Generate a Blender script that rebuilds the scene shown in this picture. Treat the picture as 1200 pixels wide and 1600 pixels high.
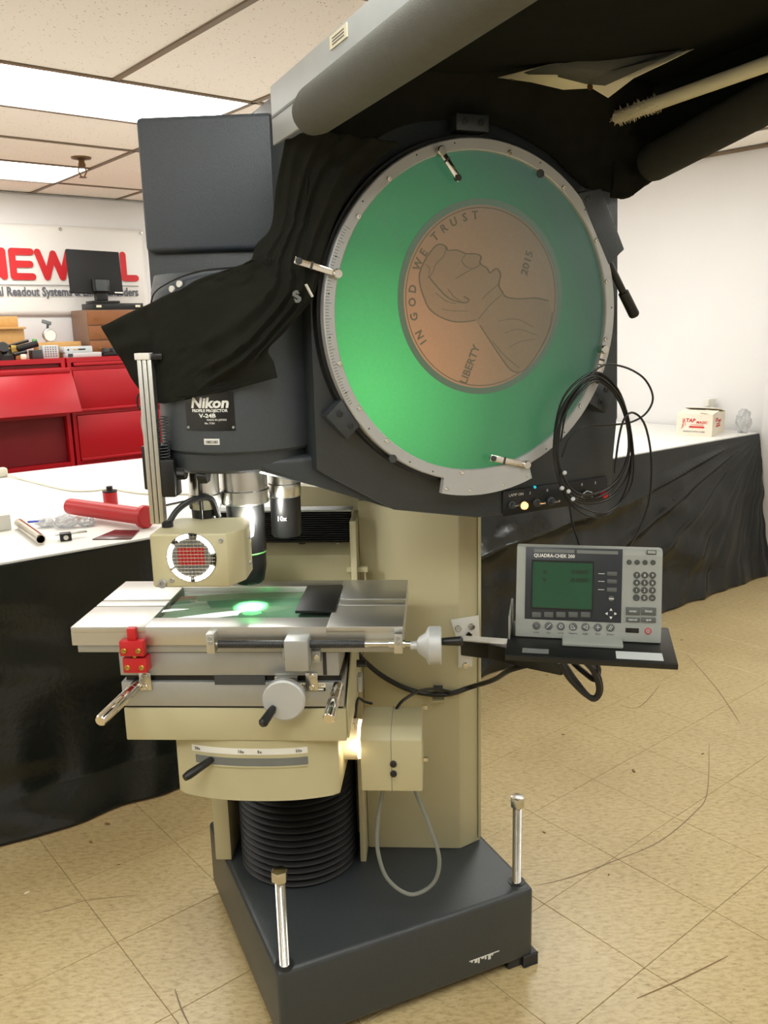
import bpy, bmesh, math, random
from mathutils import Matrix, Vector, noise
random.seed(7)
for o in list(bpy.data.objects): bpy.data.objects.remove(o)
scene = bpy.context.scene
COL = scene.collection
PI = math.pi
R = math.radians

# ------------------------------------------------------------------ camera
H = 1.5; FPX = 1340.0
PITCH = R(-12.3); ROLL = R(1.4)
fw = Vector((0, math.cos(PITCH), math.sin(PITCH)))
r0 = Vector((1, 0, 0)); u0 = r0.cross(fw)
cr = math.cos(ROLL)*r0 - math.sin(ROLL)*u0
cu = math.sin(ROLL)*r0 + math.cos(ROLL)*u0
CAM = Vector((0, 0, H))
cd = bpy.data.cameras.new('camera'); cam = bpy.data.objects.new('camera', cd); COL.objects.link(cam)
m = Matrix.Identity(4)
for i in range(3):
    m[i][0] = cr[i]; m[i][1] = cu[i]; m[i][2] = -fw[i]; m[i][3] = CAM[i]
cam.matrix_world = m
cd.sensor_fit = 'VERTICAL'; cd.sensor_height = 36.0; cd.lens = FPX/1600*36.0
cd.clip_start = 0.02
scene.camera = cam
# ------------------------------------------------------------------ world, exposure
w = bpy.data.worlds.new('world'); scene.world = w; w.use_nodes = True
w.node_tree.nodes['Background'].inputs[0].default_value = (0.9, 0.88, 0.82, 1)
w.node_tree.nodes['Background'].inputs[1].default_value = 0.3
vs = scene.view_settings
vs.view_transform = 'Standard'; vs.look = 'None'; vs.exposure = 0.42; vs.gamma = 1.0; vs.use_curve_mapping = False
LAMP = 8.5      # troffer strength

# ------------------------------------------------------------------ frames
def frame(org, x, y, z):
    M_ = Matrix.Identity(4)
    for i in range(3):
        M_[i][0] = x[i]; M_[i][1] = y[i]; M_[i][2] = z[i]; M_[i][3] = org[i]
    return M_
ZUP = Vector((0, 0, 1))
def hframe(org, deg):
    c, s = math.cos(R(deg)), math.sin(R(deg))
    return frame(Vector(org), Vector((c, s, 0)), Vector((-s, c, 0)), ZUP)
TM = hframe((-.241, 1.516, 0), 24)        # machine base and head
TS = hframe((-.28, 1.722, 0), -3.7)       # stage, column (origin on the optical axis)
TR = hframe((0, 0, 0), 90-50.8)           # room: x along back wall, y towards it
E1 = TM.col[0].xyz; E2 = TM.col[1].xyz
# screen frame: x right, y up, z towards the viewer
SC = TM @ Vector((.473, -.005, 1.513))
TSC = frame(SC, E1, ZUP, -E2)
def ray(x, y): return fw + cr*((x-600)/FPX) - cu*((y-800)/FPX)
def at(x, y, Y):
    d = ray(x, y); return CAM + d*(Y/d.y)
def onM(x, y, e2):
    d = ray(x, y); p = TM @ Vector((0, e2, 0)); return CAM + d*((p-CAM).dot(E2)/d.dot(E2))
def proj(P):
    d = P-CAM; z = d.dot(fw)
    if z < .05: return None
    return 600+FPX*d.dot(cr)/z, 800-FPX*d.dot(cu)/z

# ------------------------------------------------------------------ materials
def lin(c):
    c = c/255.0
    return c/12.92 if c <= .04045 else ((c+.055)/1.055)**2.4
def rgb(t): return (lin(t[0]), lin(t[1]), lin(t[2]), 1)
MATS = {}
def nd(nt, typ, **kw):
    n = nt.nodes.new(typ)
    for k, v in kw.items():
        if k in n.inputs: n.inputs[k].default_value = v
        else: setattr(n, k, v)
    return n
def mat(name, col, rough=.5, metal=0.0, var=.10, scale=25.0, bump=0.0, bscale=250.0, spec=.5, emit=None, strength=0.0, coat=0.0, stretch=None, alpha=1.0):
    M_ = bpy.data.materials.new(name); M_.use_nodes = True
    nt = M_.node_tree; b = nt.nodes['Principled BSDF']
    tc = nd(nt, 'ShaderNodeTexCoord')
    mp = nd(nt, 'ShaderNodeMapping')
    if stretch: mp.inputs['Scale'].default_value = stretch
    nt.links.new(tc.outputs['Object'], mp.inputs[0])
    nz = nd(nt, 'ShaderNodeTexNoise'); nz.inputs['Scale'].default_value = scale; nz.inputs['Detail'].default_value = 4
    nt.links.new(mp.outputs[0], nz.inputs['Vector'])
    mx = nd(nt, 'ShaderNodeMix', data_type='RGBA')
    c = rgb(col)
    mx.inputs[6].default_value = tuple(v*(1-var) for v in c[:3])+(1,)
    mx.inputs[7].default_value = tuple(min(1, v*(1+var)) for v in c[:3])+(1,)
    nt.links.new(nz.outputs[0], mx.inputs[0])
    nt.links.new(mx.outputs[2], b.inputs['Base Color'])
    b.inputs['Roughness'].default_value = rough; b.inputs['Metallic'].default_value = metal
    b.inputs['Specular IOR Level'].default_value = spec
    b.inputs['Coat Weight'].default_value = coat
    b.inputs['Alpha'].default_value = alpha
    if emit:
        b.inputs['Emission Color'].default_value = rgb(emit); b.inputs['Emission Strength'].default_value = strength
    if bump:
        n2 = nd(nt, 'ShaderNodeTexNoise'); n2.inputs['Scale'].default_value = bscale; n2.inputs['Detail'].default_value = 2
        nt.links.new(mp.outputs[0], n2.inputs['Vector'])
        bp = nd(nt, 'ShaderNodeBump'); bp.inputs['Strength'].default_value = bump; bp.inputs['Distance'].default_value = .002
        nt.links.new(n2.outputs[0], bp.inputs['Height']); nt.links.new(bp.outputs[0], b.inputs['Normal'])
    MATS[name] = M_
    return M_
mat('cream', (184, 177, 142), .45, var=.05, scale=8, bump=.06, bscale=400)
mat('hammer', (66, 72, 78), .42, var=.16, scale=180, bump=.35, bscale=420)
mat('hammer_dark', (52, 57, 60), .34, var=.14, scale=160, bump=.3, bscale=420)
mat('hammer_black', (36, 38, 40), .45, var=.1, scale=120, bump=.2)
mat('alu', (205, 205, 200), .42, 1.0, var=.06, scale=30, stretch=(1, 30, 30), bump=.04)
mat('alu_dull', (172, 174, 172), .5, .7, var=.06, scale=40)
mat('ring_grey', (186, 188, 188), .45, .3, var=.05, scale=30)
mat('steel', (206, 204, 196), .2, 1.0, var=.08, scale=60)
mat('chrome', (222, 216, 205), .12, 1.0, var=.06, scale=40)
mat('turret', (205, 205, 200), .25, 1.0, var=.05, scale=60)
mat('black', (16, 17, 17), .4, var=.1)
mat('black_matte', (20, 20, 20), .75, var=.15, scale=90)
mat('black_gloss', (10, 11, 11), .12, var=.1, coat=.4)
mat('rubber', (18, 19, 20), .5, var=.12, scale=60)
mat('cable', (14, 15, 15), .4, var=.1)
mat('cable_grey', (120, 124, 118), .5, var=.06)
mat('cable_white', (210, 204, 186), .5, var=.04)
mat('cloth', (31, 32, 26), .9, var=.25, scale=40, bump=.5, bscale=900, spec=.12)
mat('cloth_canopy', (27, 29, 24), .9, var=.25, scale=30, bump=.4, bscale=700, spec=.1)
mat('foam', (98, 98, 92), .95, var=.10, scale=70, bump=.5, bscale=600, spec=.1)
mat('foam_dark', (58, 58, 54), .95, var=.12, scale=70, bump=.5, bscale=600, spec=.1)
mat('board_grey', (172, 176, 176), .5, var=.1, scale=12)
mat('paper', (232, 224, 196), .7, var=.05, scale=20)
mat('white_plastic', (226, 224, 216), .45, var=.04)
mat('white_print', (226, 226, 220), .6, var=.03)
mat('black_print', (22, 22, 22), .6, var=.05)
mat('grey_print', (96, 98, 108), .6, var=.05)
mat('red_print', (205, 34, 40), .55, var=.05)
mat('red_paint', (178, 14, 30), .38, var=.06, scale=6)
mat('red_dark', (120, 12, 22), .5, var=.1, scale=6)
mat('red_tool', (186, 28, 34), .4, var=.08)
mat('maroon', (80, 20, 26), .25, var=.15, coat=.3)
mat('skirt', (16, 20, 18), .24, var=.2, scale=18, bump=.5, bscale=45, spec=.5)
mat('bench', (236, 235, 230), .42, var=.02, scale=5)
mat('banner', (236, 232, 226), .45, var=.02, scale=4, bump=.1, bscale=12)
mat('wood', (196, 150, 88), .55, var=.14, scale=9, stretch=(1, 8, 8))
mat('wood_dark', (136, 84, 44), .45, var=.18, scale=9, stretch=(1, 9, 9))
mat('wood_side', (122, 92, 72), .5, var=.15, scale=9, stretch=(9, 9, 1))
mat('dark_grey', (60, 64, 66), .5, var=.1)
mat('mid_grey', (110, 114, 112), .5, var=.08)
mat('light_grey', (196, 200, 200), .5, var=.05)
mat('case_grey', (150, 154, 148), .45, var=.05, scale=40, bump=.05)
mat('bezel', (38, 44, 50), .35, var=.06)
mat('key', (84, 88, 86), .5, var=.06)
mat('key_dark', (66, 70, 68), .5, var=.06)
mat('lcd', (34, 72, 50), .25, var=.05, scale=60, emit=(30, 80, 52), strength=.08)
mat('lcd_ink', (6, 14, 10), .6, var=.05)
mat('brass', (190, 160, 90), .3, 1.0, var=.08)
mat('green_tape', (96, 170, 90), .6, var=.08)
mat('blue_part', (50, 80, 190), .5, var=.08)
mat('cardboard', (236, 226, 208), .8, var=.05, scale=18)
mat('brown_scuff', (126, 96, 56), .6, var=.2)
mat('scuff', (120, 100, 70), .5, var=.3, scale=40)
mat('bronze', (120, 92, 62), .35, .8, var=.1)
mat('led_cyan', (30, 120, 130), .4, emit=(40, 190, 200), strength=.8)
mat('lamp_amber', (255, 180, 110), .4, emit=(255, 170, 90), strength=3.2)
mat('lamp_white', (255, 250, 240), .4, emit=(255, 246, 235), strength=9)
mat('lamp_warm', (255, 230, 190), .4, emit=(255, 222, 190), strength=2.6)
mat('lens_green', (60, 200, 90), .3, emit=(120, 255, 150), strength=6)
mat('diffuser', (250, 248, 240), .5, var=.01, emit=(247, 249, 246), strength=LAMP)
mat('wall_paint', (230, 228, 227), .7, var=.03, scale=3, bump=.04, bscale=300)
mat('tee', (120, 104, 84), .5, var=.1)
mat('plenum', (60, 56, 50), .9)
mat('joint', (150, 128, 88), .8, var=.2)
def glass(name, tint, gloss=.09, rough=.02):
    M_ = bpy.data.materials.new(name); M_.use_nodes = True
    nt = M_.node_tree; nt.nodes.clear()
    o = nd(nt, 'ShaderNodeOutputMaterial'); mx = nd(nt, 'ShaderNodeMixShader')
    t = nd(nt, 'ShaderNodeBsdfTransparent'); g = nd(nt, 'ShaderNodeBsdfGlossy'); g.inputs['Roughness'].default_value = rough
    t.inputs[0].default_value = rgb(tint)
    lw = nd(nt, 'ShaderNodeFresnel'); lw.inputs[0].default_value = 1.5
    gb = nd(nt, 'ShaderNodeNewGeometry'); iv = nd(nt, 'ShaderNodeMath', operation='SUBTRACT'); iv.inputs[0].default_value = 1.0
    ml = nd(nt, 'ShaderNodeMath', operation='MULTIPLY'); nt.links.new(gb.outputs['Backfacing'], iv.inputs[1])
    nt.links.new(lw.outputs[0], ml.inputs[0]); nt.links.new(iv.outputs[0], ml.inputs[1])      # no total reflection inside the pane
    nt.links.new(ml.outputs[0], mx.inputs[0]); nt.links.new(t.outputs[0], mx.inputs[1]); nt.links.new(g.outputs[0], mx.inputs[2])
    nt.links.new(mx.outputs[0], o.inputs[0]); MATS[name] = M_
glass('glass', (222, 238, 228))
glass('clear_bag', (236, 238, 240), rough=.15)
_nt = MATS['clear_bag'].node_tree; _o = [n for n in _nt.nodes if n.type == 'OUTPUT_MATERIAL'][0]; _l = _o.inputs[0].links[0].from_socket
_df = nd(_nt, 'ShaderNodeBsdfDiffuse'); _df.inputs[0].default_value = (.75, .75, .75, 1); _mx = nd(_nt, 'ShaderNodeMixShader'); _mx.inputs[0].default_value = .5
_nt.links.new(_l, _mx.inputs[1]); _nt.links.new(_df.outputs[0], _mx.inputs[2]); _nt.links.new(_mx.outputs[0], _o.inputs[0])
def floor_mat():
    M_ = mat('floor_tile', (206, 190, 148), .33, var=.0)
    nt = M_.node_tree; b = nt.nodes['Principled BSDF']
    geo = nd(nt, 'ShaderNodeNewGeometry'); oi = nd(nt, 'ShaderNodeObjectInfo')
    ad = nd(nt, 'ShaderNodeVectorMath', operation='ADD'); sc_ = nd(nt, 'ShaderNodeVectorMath', operation='SCALE')
    cb = nd(nt, 'ShaderNodeCombineXYZ'); nt.links.new(oi.outputs['Random'], cb.inputs[0]); nt.links.new(oi.outputs['Random'], cb.inputs[1])
    nt.links.new(cb.outputs[0], sc_.inputs[0]); sc_.inputs['Scale'].default_value = 4.0
    nt.links.new(geo.outputs['Position'], ad.inputs[0]); nt.links.new(sc_.outputs[0], ad.inputs[1])
    mp = nd(nt, 'ShaderNodeMapping'); mp.inputs['Rotation'].default_value = (0, 0, R(-20)); mp.inputs['Scale'].default_value = (1, 2.6, 1)
    nt.links.new(ad.outputs[0], mp.inputs[0])
    n1 = nd(nt, 'ShaderNodeTexNoise', Scale=42.0, Detail=6.0, Roughness=.7); nt.links.new(mp.outputs[0], n1.inputs['Vector'])
    r1 = nd(nt, 'ShaderNodeValToRGB'); e = r1.color_ramp.elements
    e[0].position = .30; e[0].color = rgb((158, 137, 94)); e[1].position = .52; e[1].color = rgb((194, 174, 129))
    x = r1.color_ramp.elements.new(.75); x.color = rgb((206, 188, 146))
    nt.links.new(n1.outputs[0], r1.inputs[0])
    n2 = nd(nt, 'ShaderNodeTexNoise', Scale=2.3, Detail=3.0); nt.links.new(geo.outputs['Position'], n2.inputs['Vector'])
    r2 = nd(nt, 'ShaderNodeValToRGB'); e = r2.color_ramp.elements
    e[0].position = .3; e[0].color = (.86, .84, .80, 1); e[1].position = .6; e[1].color = (1, 1, 1, 1)
    nt.links.new(n2.outputs[0], r2.inputs[0])
    n3 = nd(nt, 'ShaderNodeTexNoise', Scale=60.0, Detail=2.0); nt.links.new(mp.outputs[0], n3.inputs['Vector'])
    r3 = nd(nt, 'ShaderNodeValToRGB'); e = r3.color_ramp.elements
    e[0].position = .24; e[0].color = (.45, .38, .28, 1); e[1].position = .34; e[1].color = (1, 1, 1, 1)
    nt.links.new(n3.outputs[0], r3.inputs[0])
    m1 = nd(nt, 'ShaderNodeMix', data_type='RGBA', blend_type='MULTIPLY'); m1.inputs[0].default_value = 1
    m2 = nd(nt, 'ShaderNodeMix', data_type='RGBA', blend_type='MULTIPLY'); m2.inputs[0].default_value = 1
    nt.links.new(r1.outputs[0], m1.inputs[6]); nt.links.new(r2.outputs[0], m1.inputs[7])
    nt.links.new(m1.outputs[2], m2.inputs[6]); nt.links.new(r3.outputs[0], m2.inputs[7])
    nt.links.new(m2.outputs[2], b.inputs['Base Color'])
floor_mat()
def ceil_mat():
    M_ = mat('ceiling_tile', (228, 214, 196), .9, var=0)
    nt = M_.node_tree; b = nt.nodes['Principled BSDF']
    geo = nd(nt, 'ShaderNodeNewGeometry')
    v = nd(nt, 'ShaderNodeTexVoronoi', Scale=70.0); nt.links.new(geo.outputs['Position'], v.inputs['Vector'])
    n = nd(nt, 'ShaderNodeTexNoise', Scale=40.0, Detail=3.0); nt.links.new(geo.outputs['Position'], n.inputs['Vector'])
    ad = nd(nt, 'ShaderNodeMath', operation='MULTIPLY_ADD'); nt.links.new(n.outputs[0], ad.inputs[0]); ad.inputs[1].default_value = .5
    nt.links.new(v.outputs['Distance'], ad.inputs[2])
    rp = nd(nt, 'ShaderNodeValToRGB'); e = rp.color_ramp.elements
    e[0].position = .32; e[0].color = rgb((150, 128, 104)); e[1].position = .40; e[1].color = rgb((246, 238, 228))
    nt.links.new(ad.outputs[0], rp.inputs[0]); nt.links.new(rp.outputs[0], b.inputs['Base Color'])
ceil_mat()
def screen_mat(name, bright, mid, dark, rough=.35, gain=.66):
    # the projected picture: hot-spot falloff across the disc is painted into the emission
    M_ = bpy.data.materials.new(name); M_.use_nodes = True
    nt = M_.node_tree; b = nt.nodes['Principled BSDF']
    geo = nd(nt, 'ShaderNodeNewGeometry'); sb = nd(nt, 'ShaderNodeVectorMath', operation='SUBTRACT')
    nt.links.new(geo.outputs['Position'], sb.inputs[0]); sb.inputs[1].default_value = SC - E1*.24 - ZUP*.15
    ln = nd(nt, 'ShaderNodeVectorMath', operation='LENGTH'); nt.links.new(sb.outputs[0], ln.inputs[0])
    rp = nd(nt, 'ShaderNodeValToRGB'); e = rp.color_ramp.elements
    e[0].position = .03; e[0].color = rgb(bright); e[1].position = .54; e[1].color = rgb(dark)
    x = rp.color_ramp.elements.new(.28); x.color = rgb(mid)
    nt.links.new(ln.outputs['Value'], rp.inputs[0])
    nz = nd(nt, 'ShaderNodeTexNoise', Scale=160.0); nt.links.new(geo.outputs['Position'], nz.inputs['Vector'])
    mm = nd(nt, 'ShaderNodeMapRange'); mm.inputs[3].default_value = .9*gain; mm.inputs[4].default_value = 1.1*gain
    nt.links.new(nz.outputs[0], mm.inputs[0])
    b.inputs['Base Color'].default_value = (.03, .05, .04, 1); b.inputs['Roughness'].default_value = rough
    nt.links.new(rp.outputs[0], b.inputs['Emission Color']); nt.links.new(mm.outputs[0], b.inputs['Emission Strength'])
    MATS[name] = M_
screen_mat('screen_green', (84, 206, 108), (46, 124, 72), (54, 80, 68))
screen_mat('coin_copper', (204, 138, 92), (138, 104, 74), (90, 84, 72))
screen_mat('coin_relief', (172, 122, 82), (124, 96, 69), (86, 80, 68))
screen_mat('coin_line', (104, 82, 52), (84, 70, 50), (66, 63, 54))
screen_mat('coin_rim', (84, 100, 72), (76, 92, 72), (78, 90, 78))

# ------------------------------------------------------------------ mesh builder
ORG = {}
class MB:
    def __init__(s): s.v = []; s.f = []
    def add(s, vs_, fs, T=None):
        n = len(s.v)
        s.v += [(T @ Vector(p)) if T else Vector(p) for p in vs_]
        s.f += [tuple(i+n for i in f) for f in fs]
        return s
    def box(s, x0, x1, y0, y1, z0, z1, T=None, b=0.0, seg=2):
        bm = bmesh.new(); bmesh.ops.create_cube(bm, size=1)
        for v in bm.verts: v.co = Vector(((x0+x1)/2+v.co.x*(x1-x0), (y0+y1)/2+v.co.y*(y1-y0), (z0+z1)/2+v.co.z*(z1-z0)))
        if b: bmesh.ops.bevel(bm, geom=bm.edges[:], offset=b, segments=seg, affect='EDGES', profile=.5)
        return s.bm(bm, T)
    def bm(s, bm, T=None):
        bm.verts.index_update()
        s.add([v.co.copy() for v in bm.verts], [[v.index for v in f.verts] for f in bm.faces], T); bm.free(); return s
    def prism(s, poly, z0, z1, T=None, b=0.0, seg=2):
        bm = bmesh.new()
        lo = [bm.verts.new((p[0], p[1], z0)) for p in poly]; hi = [bm.verts.new((p[0], p[1], z1)) for p in poly]
        n = len(poly)
        bm.faces.new(lo[::-1]); bm.faces.new(hi)
        for i in range(n): bm.faces.new((lo[i], lo[(i+1) % n], hi[(i+1) % n], hi[i]))
        if b: bmesh.ops.bevel(bm, geom=bm.edges[:], offset=b, segments=seg, affect='EDGES', profile=.5)
        return s.bm(bm, T)
    def lathe(s, prof, n=32, T=None, a0=0, a1=2*PI):
        full = abs(a1-a0-2*PI) < 1e-6; vs_ = []; fs = []; m_ = len(prof); k = n if full else n+1
        for i in range(k):
            a = a0+(a1-a0)*i/n
            for r, z in prof: vs_.append((r*math.cos(a), r*math.sin(a), z))
        pole = {}
        def ix(i, q):
            if prof[q][0] < 1e-6: return pole.setdefault(q, i*m_+q)
            return i*m_+q
        for i in range(n):
            j = (i+1) % k
            for q in range(m_-1):
                f_ = []
                for v_ in (ix(i, q), ix(j, q), ix(j, q+1), ix(i, q+1)):
                    if v_ not in f_: f_.append(v_)
                if len(f_) > 2: fs.append(tuple(f_))
        ringy = abs(prof[0][1]-prof[-1][1]) < .12*min(prof[0][0], prof[-1][0])
        if full and not ringy:
            if prof[0][0] > 1e-5: fs.append([i*m_ for i in range(n)][::-1])
            if prof[-1][0] > 1e-5: fs.append([i*m_+m_-1 for i in range(n)])
        return s.add(vs_, fs, T)
    def tube(s, path, r, n=8, closed=False, caps=True):
        P = [Vector(p) for p in path]; L = len(P); vs_ = []; fs = []
        t0 = (P[1]-P[0]).normalized(); up = Vector((0, 0, 1)) if abs(t0.z) < .9 else Vector((1, 0, 0))
        nrm = t0.cross(up).normalized()
        for i, p in enumerate(P):
            a = P[(i-1) % L] if (closed or i) else P[0]; c = P[(i+1) % L] if (closed or i < L-1) else P[-1]
            t = (c-a).normalized(); nrm = (nrm-t*nrm.dot(t)).normalized(); bn = t.cross(nrm)
            rr = r[i] if isinstance(r, (list, tuple)) else r
            for k in range(n):
                an = 2*PI*k/n; vs_.append(p+nrm*math.cos(an)*rr+bn*math.sin(an)*rr)
        for i in range(L if closed else L-1):
            j = (i+1) % L
            for k in range(n): fs.append((i*n+k, i*n+(k+1) % n, j*n+(k+1) % n, j*n+k))
        if caps and not closed: fs.append(list(range(n))[::-1]); fs.append([(L-1)*n+k for k in range(n)])
        return s.add(vs_, fs)
    def rod(s, a, b, r, n=16, r2=None): return s.tube([a, b], [r, r2 if r2 is not None else r], n)
    def strokes(s, lines, w, d, T):
        # flat rounded strokes in the local xy plane, raised by d
        for ln in lines:
            for a, b in zip(ln[:-1], ln[1:]):
                a = Vector(a); b = Vector(b); t = b-a
                an = math.atan2(t.y, t.x); pl = []
                for k in range(9): q = an+PI/2+PI*k/8; pl.append((a.x+math.cos(q)*w/2, a.y+math.sin(q)*w/2))
                for k in range(9): q = an-PI/2+PI*k/8; pl.append((b.x+math.cos(q)*w/2, b.y+math.sin(q)*w/2))
                s.prism(pl, 0, d, T); d += 1e-5
        return s
    def grid(s, fn, nu, nv):
        vs_ = [fn(i/nu, j/nv) for i in range(nu+1) for j in range(nv+1)]
        fs = [(i*(nv+1)+j, (i+1)*(nv+1)+j, (i+1)*(nv+1)+j+1, i*(nv+1)+j+1) for i in range(nu) for j in range(nv)]
        return s.add(vs_, fs)
    def build(s, name, mt, parent=None, angle=35, smooth=True, recalc=True):
        org = ORG[parent.name] if parent else None
        if org is None:
            lo = Vector((min(v.x for v in s.v), min(v.y for v in s.v), min(v.z for v in s.v)))
            hi = Vector((max(v.x for v in s.v), max(v.y for v in s.v), max(v.z for v in s.v)))
            org = Vector(((lo.x+hi.x)/2, (lo.y+hi.y)/2, lo.z))
        used = sorted({i for f in s.f for i in f}); mp_ = {o: k for k, o in enumerate(used)}
        me = bpy.data.meshes.new(name); me.from_pydata([s.v[i]-org for i in used], [], [[mp_[i] for i in f] for f in s.f])
        if recalc:
            bm = bmesh.new(); bm.from_mesh(me); bmesh.ops.recalc_face_normals(bm, faces=bm.faces[:]); bm.to_mesh(me); bm.free()
        if smooth:
            me.polygons.foreach_set('use_smooth', [True]*len(me.polygons)); me.set_sharp_from_angle(angle=R(angle))
        me.materials.append(MATS[mt])
        o = bpy.data.objects.new(name, me); COL.objects.link(o)
        if parent: o.parent = parent
        else: o.location = org
        ORG[o.name] = org
        return o
def tag(o, label, cat, group=None):
    o['label'] = label; o['category'] = cat
    if group: o['group'] = group
    return o
def lab(o, label): o['label'] = label; return o
def thing(name, loc, label, cat, group=None):
    o = bpy.data.objects.new(name, None); COL.objects.link(o); o.location = loc; o.empty_display_size = .05
    ORG[o.name] = Vector(loc); return tag(o, label, cat, group)
def struct(o): o['kind'] = 'structure'; return o
def solid(o, t, off=0):
    md = o.modifiers.new('thickness', 'SOLIDIFY'); md.thickness = t; md.offset = off; return o
def text(name, txt, size, T, mt, parent, align='LEFT', bold=0.0, shear=0.0, sx=1.0, depth=.0004):
    c = bpy.data.curves.new('t', 'FONT'); c.body = txt; c.size = size; c.align_x = align; c.resolution_u = 2
    c.extrude = depth; c.offset = bold; c.shear = shear
    o = bpy.data.objects.new('t', c); me = bpy.data.meshes.new_from_object(o)
    S_ = Matrix.Diagonal((sx, 1, 1, 1))
    mb = MB(); mb.add([v.co.copy() for v in me.vertices], [list(p.vertices) for p in me.polygons], T @ S_)
    bpy.data.objects.remove(o); bpy.data.curves.remove(c); bpy.data.meshes.remove(me)
    return mb.build(name, mt, parent, smooth=False, recalc=False)
def Tr(x, y, z): return Matrix.Translation((x, y, z))
RX = lambda d: Matrix.Rotation(R(d), 4, 'X')
RY = lambda d: Matrix.Rotation(R(d), 4, 'Y')
RZ = lambda d: Matrix.Rotation(R(d), 4, 'Z')
def screw(T, r, h, mt, parent, name='screw'):
    mb = MB(); mb.lathe([(r, 0), (r, h*.7), (r*.85, h), (r*.5, h), (r*.45, h*.5), (0, h*.5)], 14, T)
    return mb.build(name, mt, parent)
def crom(pts, n, closed=False):
    P = [Vector(p) for p in pts]; L = len(P); out = []
    for i in range(L if closed else L-1):
        a, b, c, d = (P[(i-1) % L], P[i], P[(i+1) % L], P[(i+2) % L]) if closed else (P[max(i-1, 0)], P[i], P[i+1], P[min(i+2, L-1)])
        for k in range(n):
            t = k/n
            out.append(.5*((2*b)+(c-a)*t+(2*a-5*b+4*c-d)*t*t+(3*b-a-3*c+d)*t**3))
    if not closed: out.append(P[-1])
    return out
def sheet(rows, nu, nv, fold=0.0, fs=20.0, seed=0.0, ridge=0.0, nr=5):
    A = [crom(r, nv) for r in rows]; nB = len(A[0])
    cols = [crom([A[i][j] for i in range(len(A))], nu) for j in range(nB)]
    nA = len(cols[0]); vs_ = []
    for i in range(nA):
        for j in range(nB):
            p = cols[j][i]
            if fold:
                q = p*fs+Vector((seed, 0, 0)); p = p+Vector((.3, -1, .3))*(noise.noise(q)*fold)
            if ridge:
                u_, v_ = i/nA, j/nB; w_ = v_*nr+.8*noise.noise(Vector((u_*2.5, v_*2, 4)))
                p = p+Vector((.1, -1, .2))*ridge*(1-abs(math.sin(PI*w_)))*math.sin(PI*min(1, v_*1.0))**.5
            vs_.append(p)
    fs_ = [(i*nB+j, (i+1)*nB+j, (i+1)*nB+j+1, i*nB+j+1) for i in range(nA-1) for j in range(nB-1)]
    return MB().add(vs_, fs_)
def Rp(a, b, z): return TR @ Vector((a, b, z))
def Sp(a, b, z): return TS @ Vector((a, b, z))
def Mp(a, b, z): return TM @ Vector((a, b, z))

# ================================================================== ROOM
X0, X1, Y0, Y1, ZC = -3.0, 4.93, -2.2, 6.31, 2.44
floor = struct(MB().box(X0, X1, Y0, Y1, -.06, -.003, TR).build('floor', 'joint'))
# vinyl floor tiles, each its own piece
g0, h0, G = .648, .983, .305
hs = G/2-.0006
tile_me = bpy.data.meshes.new('floor_tile')
c_ = .0012
tv = [(-hs, -hs, -.003), (hs, -hs, -.003), (hs, hs, -.003), (-hs, hs, -.003), (-hs, -hs, -.0008), (hs, -hs, -.0008), (hs, hs, -.0008), (-hs, hs, -.0008),
      (-hs+c_, -hs+c_, 0), (hs-c_, -hs+c_, 0), (hs-c_, hs-c_, 0), (-hs+c_, hs-c_, 0)]
tf = [(0, 1, 5, 4), (1, 2, 6, 5), (2, 3, 7, 6), (3, 0, 4, 7), (4, 5, 9, 8), (5, 6, 10, 9), (6, 7, 11, 10), (7, 4, 8, 11), (8, 9, 10, 11)]
tile_me.from_pydata(tv, [], tf); tile_me.materials.append(MATS['floor_tile'])
cells = []
for i in range(-14, 16):
    for j in range(-12, 20):
        a, b = g0+(i+.5)*G, h0+(j+.5)*G
        if not (X0 < a-hs and a+hs < X1 and Y0 < b-hs and b+hs < Y1): continue
        P = Rp(a, b, 0); q = proj(P)
        vis = q is not None and -150 < q[0] < 1350 and 600 < q[1] < 1800 and b < 2.75
        cells.append((0 if vis else 1, P.length, a, b))
cells.sort()
ORGF = ORG[floor.name]; rest = MB()
for k, (nv_, d, a, b) in enumerate(cells):
    P = Rp(a, b, 0)
    if k < 290:
        o = bpy.data.objects.new('floor_tile', tile_me); COL.objects.link(o); o.parent = floor
        o.location = P-ORGF; o.rotation_euler = (random.uniform(-1, 1)*.0008, random.uniform(-1, 1)*.0008, R(90-50.8)+random.choice((0, PI/2)))
    else:
        rest.add(tv, tf, TR @ Tr(a, b, 0))
o = rest.build('floor_tile_field', 'floor_tile', floor, smooth=False); o['kind'] = 'stuff'
def floor_line(px, wd, mt='scuff', name='scuff_mark'):
    pts = []
    for x, y in px:
        d = ray(x, y); pts.append(CAM+d*((.0006-H)/d.z))
    pts = crom(pts, 6); mb = MB()
    vs_ = []
    for i, p in enumerate(pts):
        t = (pts[min(i+1, len(pts)-1)]-pts[max(i-1, 0)]).normalized(); n_ = Vector((-t.y, t.x, 0))*wd*.5*(math.sin(PI*(i+.6)/(len(pts)+.2))**.4)
        vs_ += [p+n_, p-n_]
    mb.add(vs_, [(2*i, 2*i+1, 2*i+3, 2*i+2) for i in range(len(pts)-1)])
    return mb.build(name, mt, floor, smooth=False)
floor_line([(840, 1383), (890, 1371), (960, 1345), (1030, 1315), (1085, 1270), (1105, 1238), (1108, 1160)], .0035)
floor_line([(1073, 1022), (1115, 1070), (1140, 1105), (1156, 1130)], .004)
floor_line([(995, 1560), (1060, 1532), (1137, 1494)], .004, 'brown_scuff')
floor_line([(970, 1103), (995, 1106), (1015, 1090), (1031, 1070)], .0035)
floor_line([(273, 1545), (283, 1575), (295, 1600)], .004)
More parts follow.
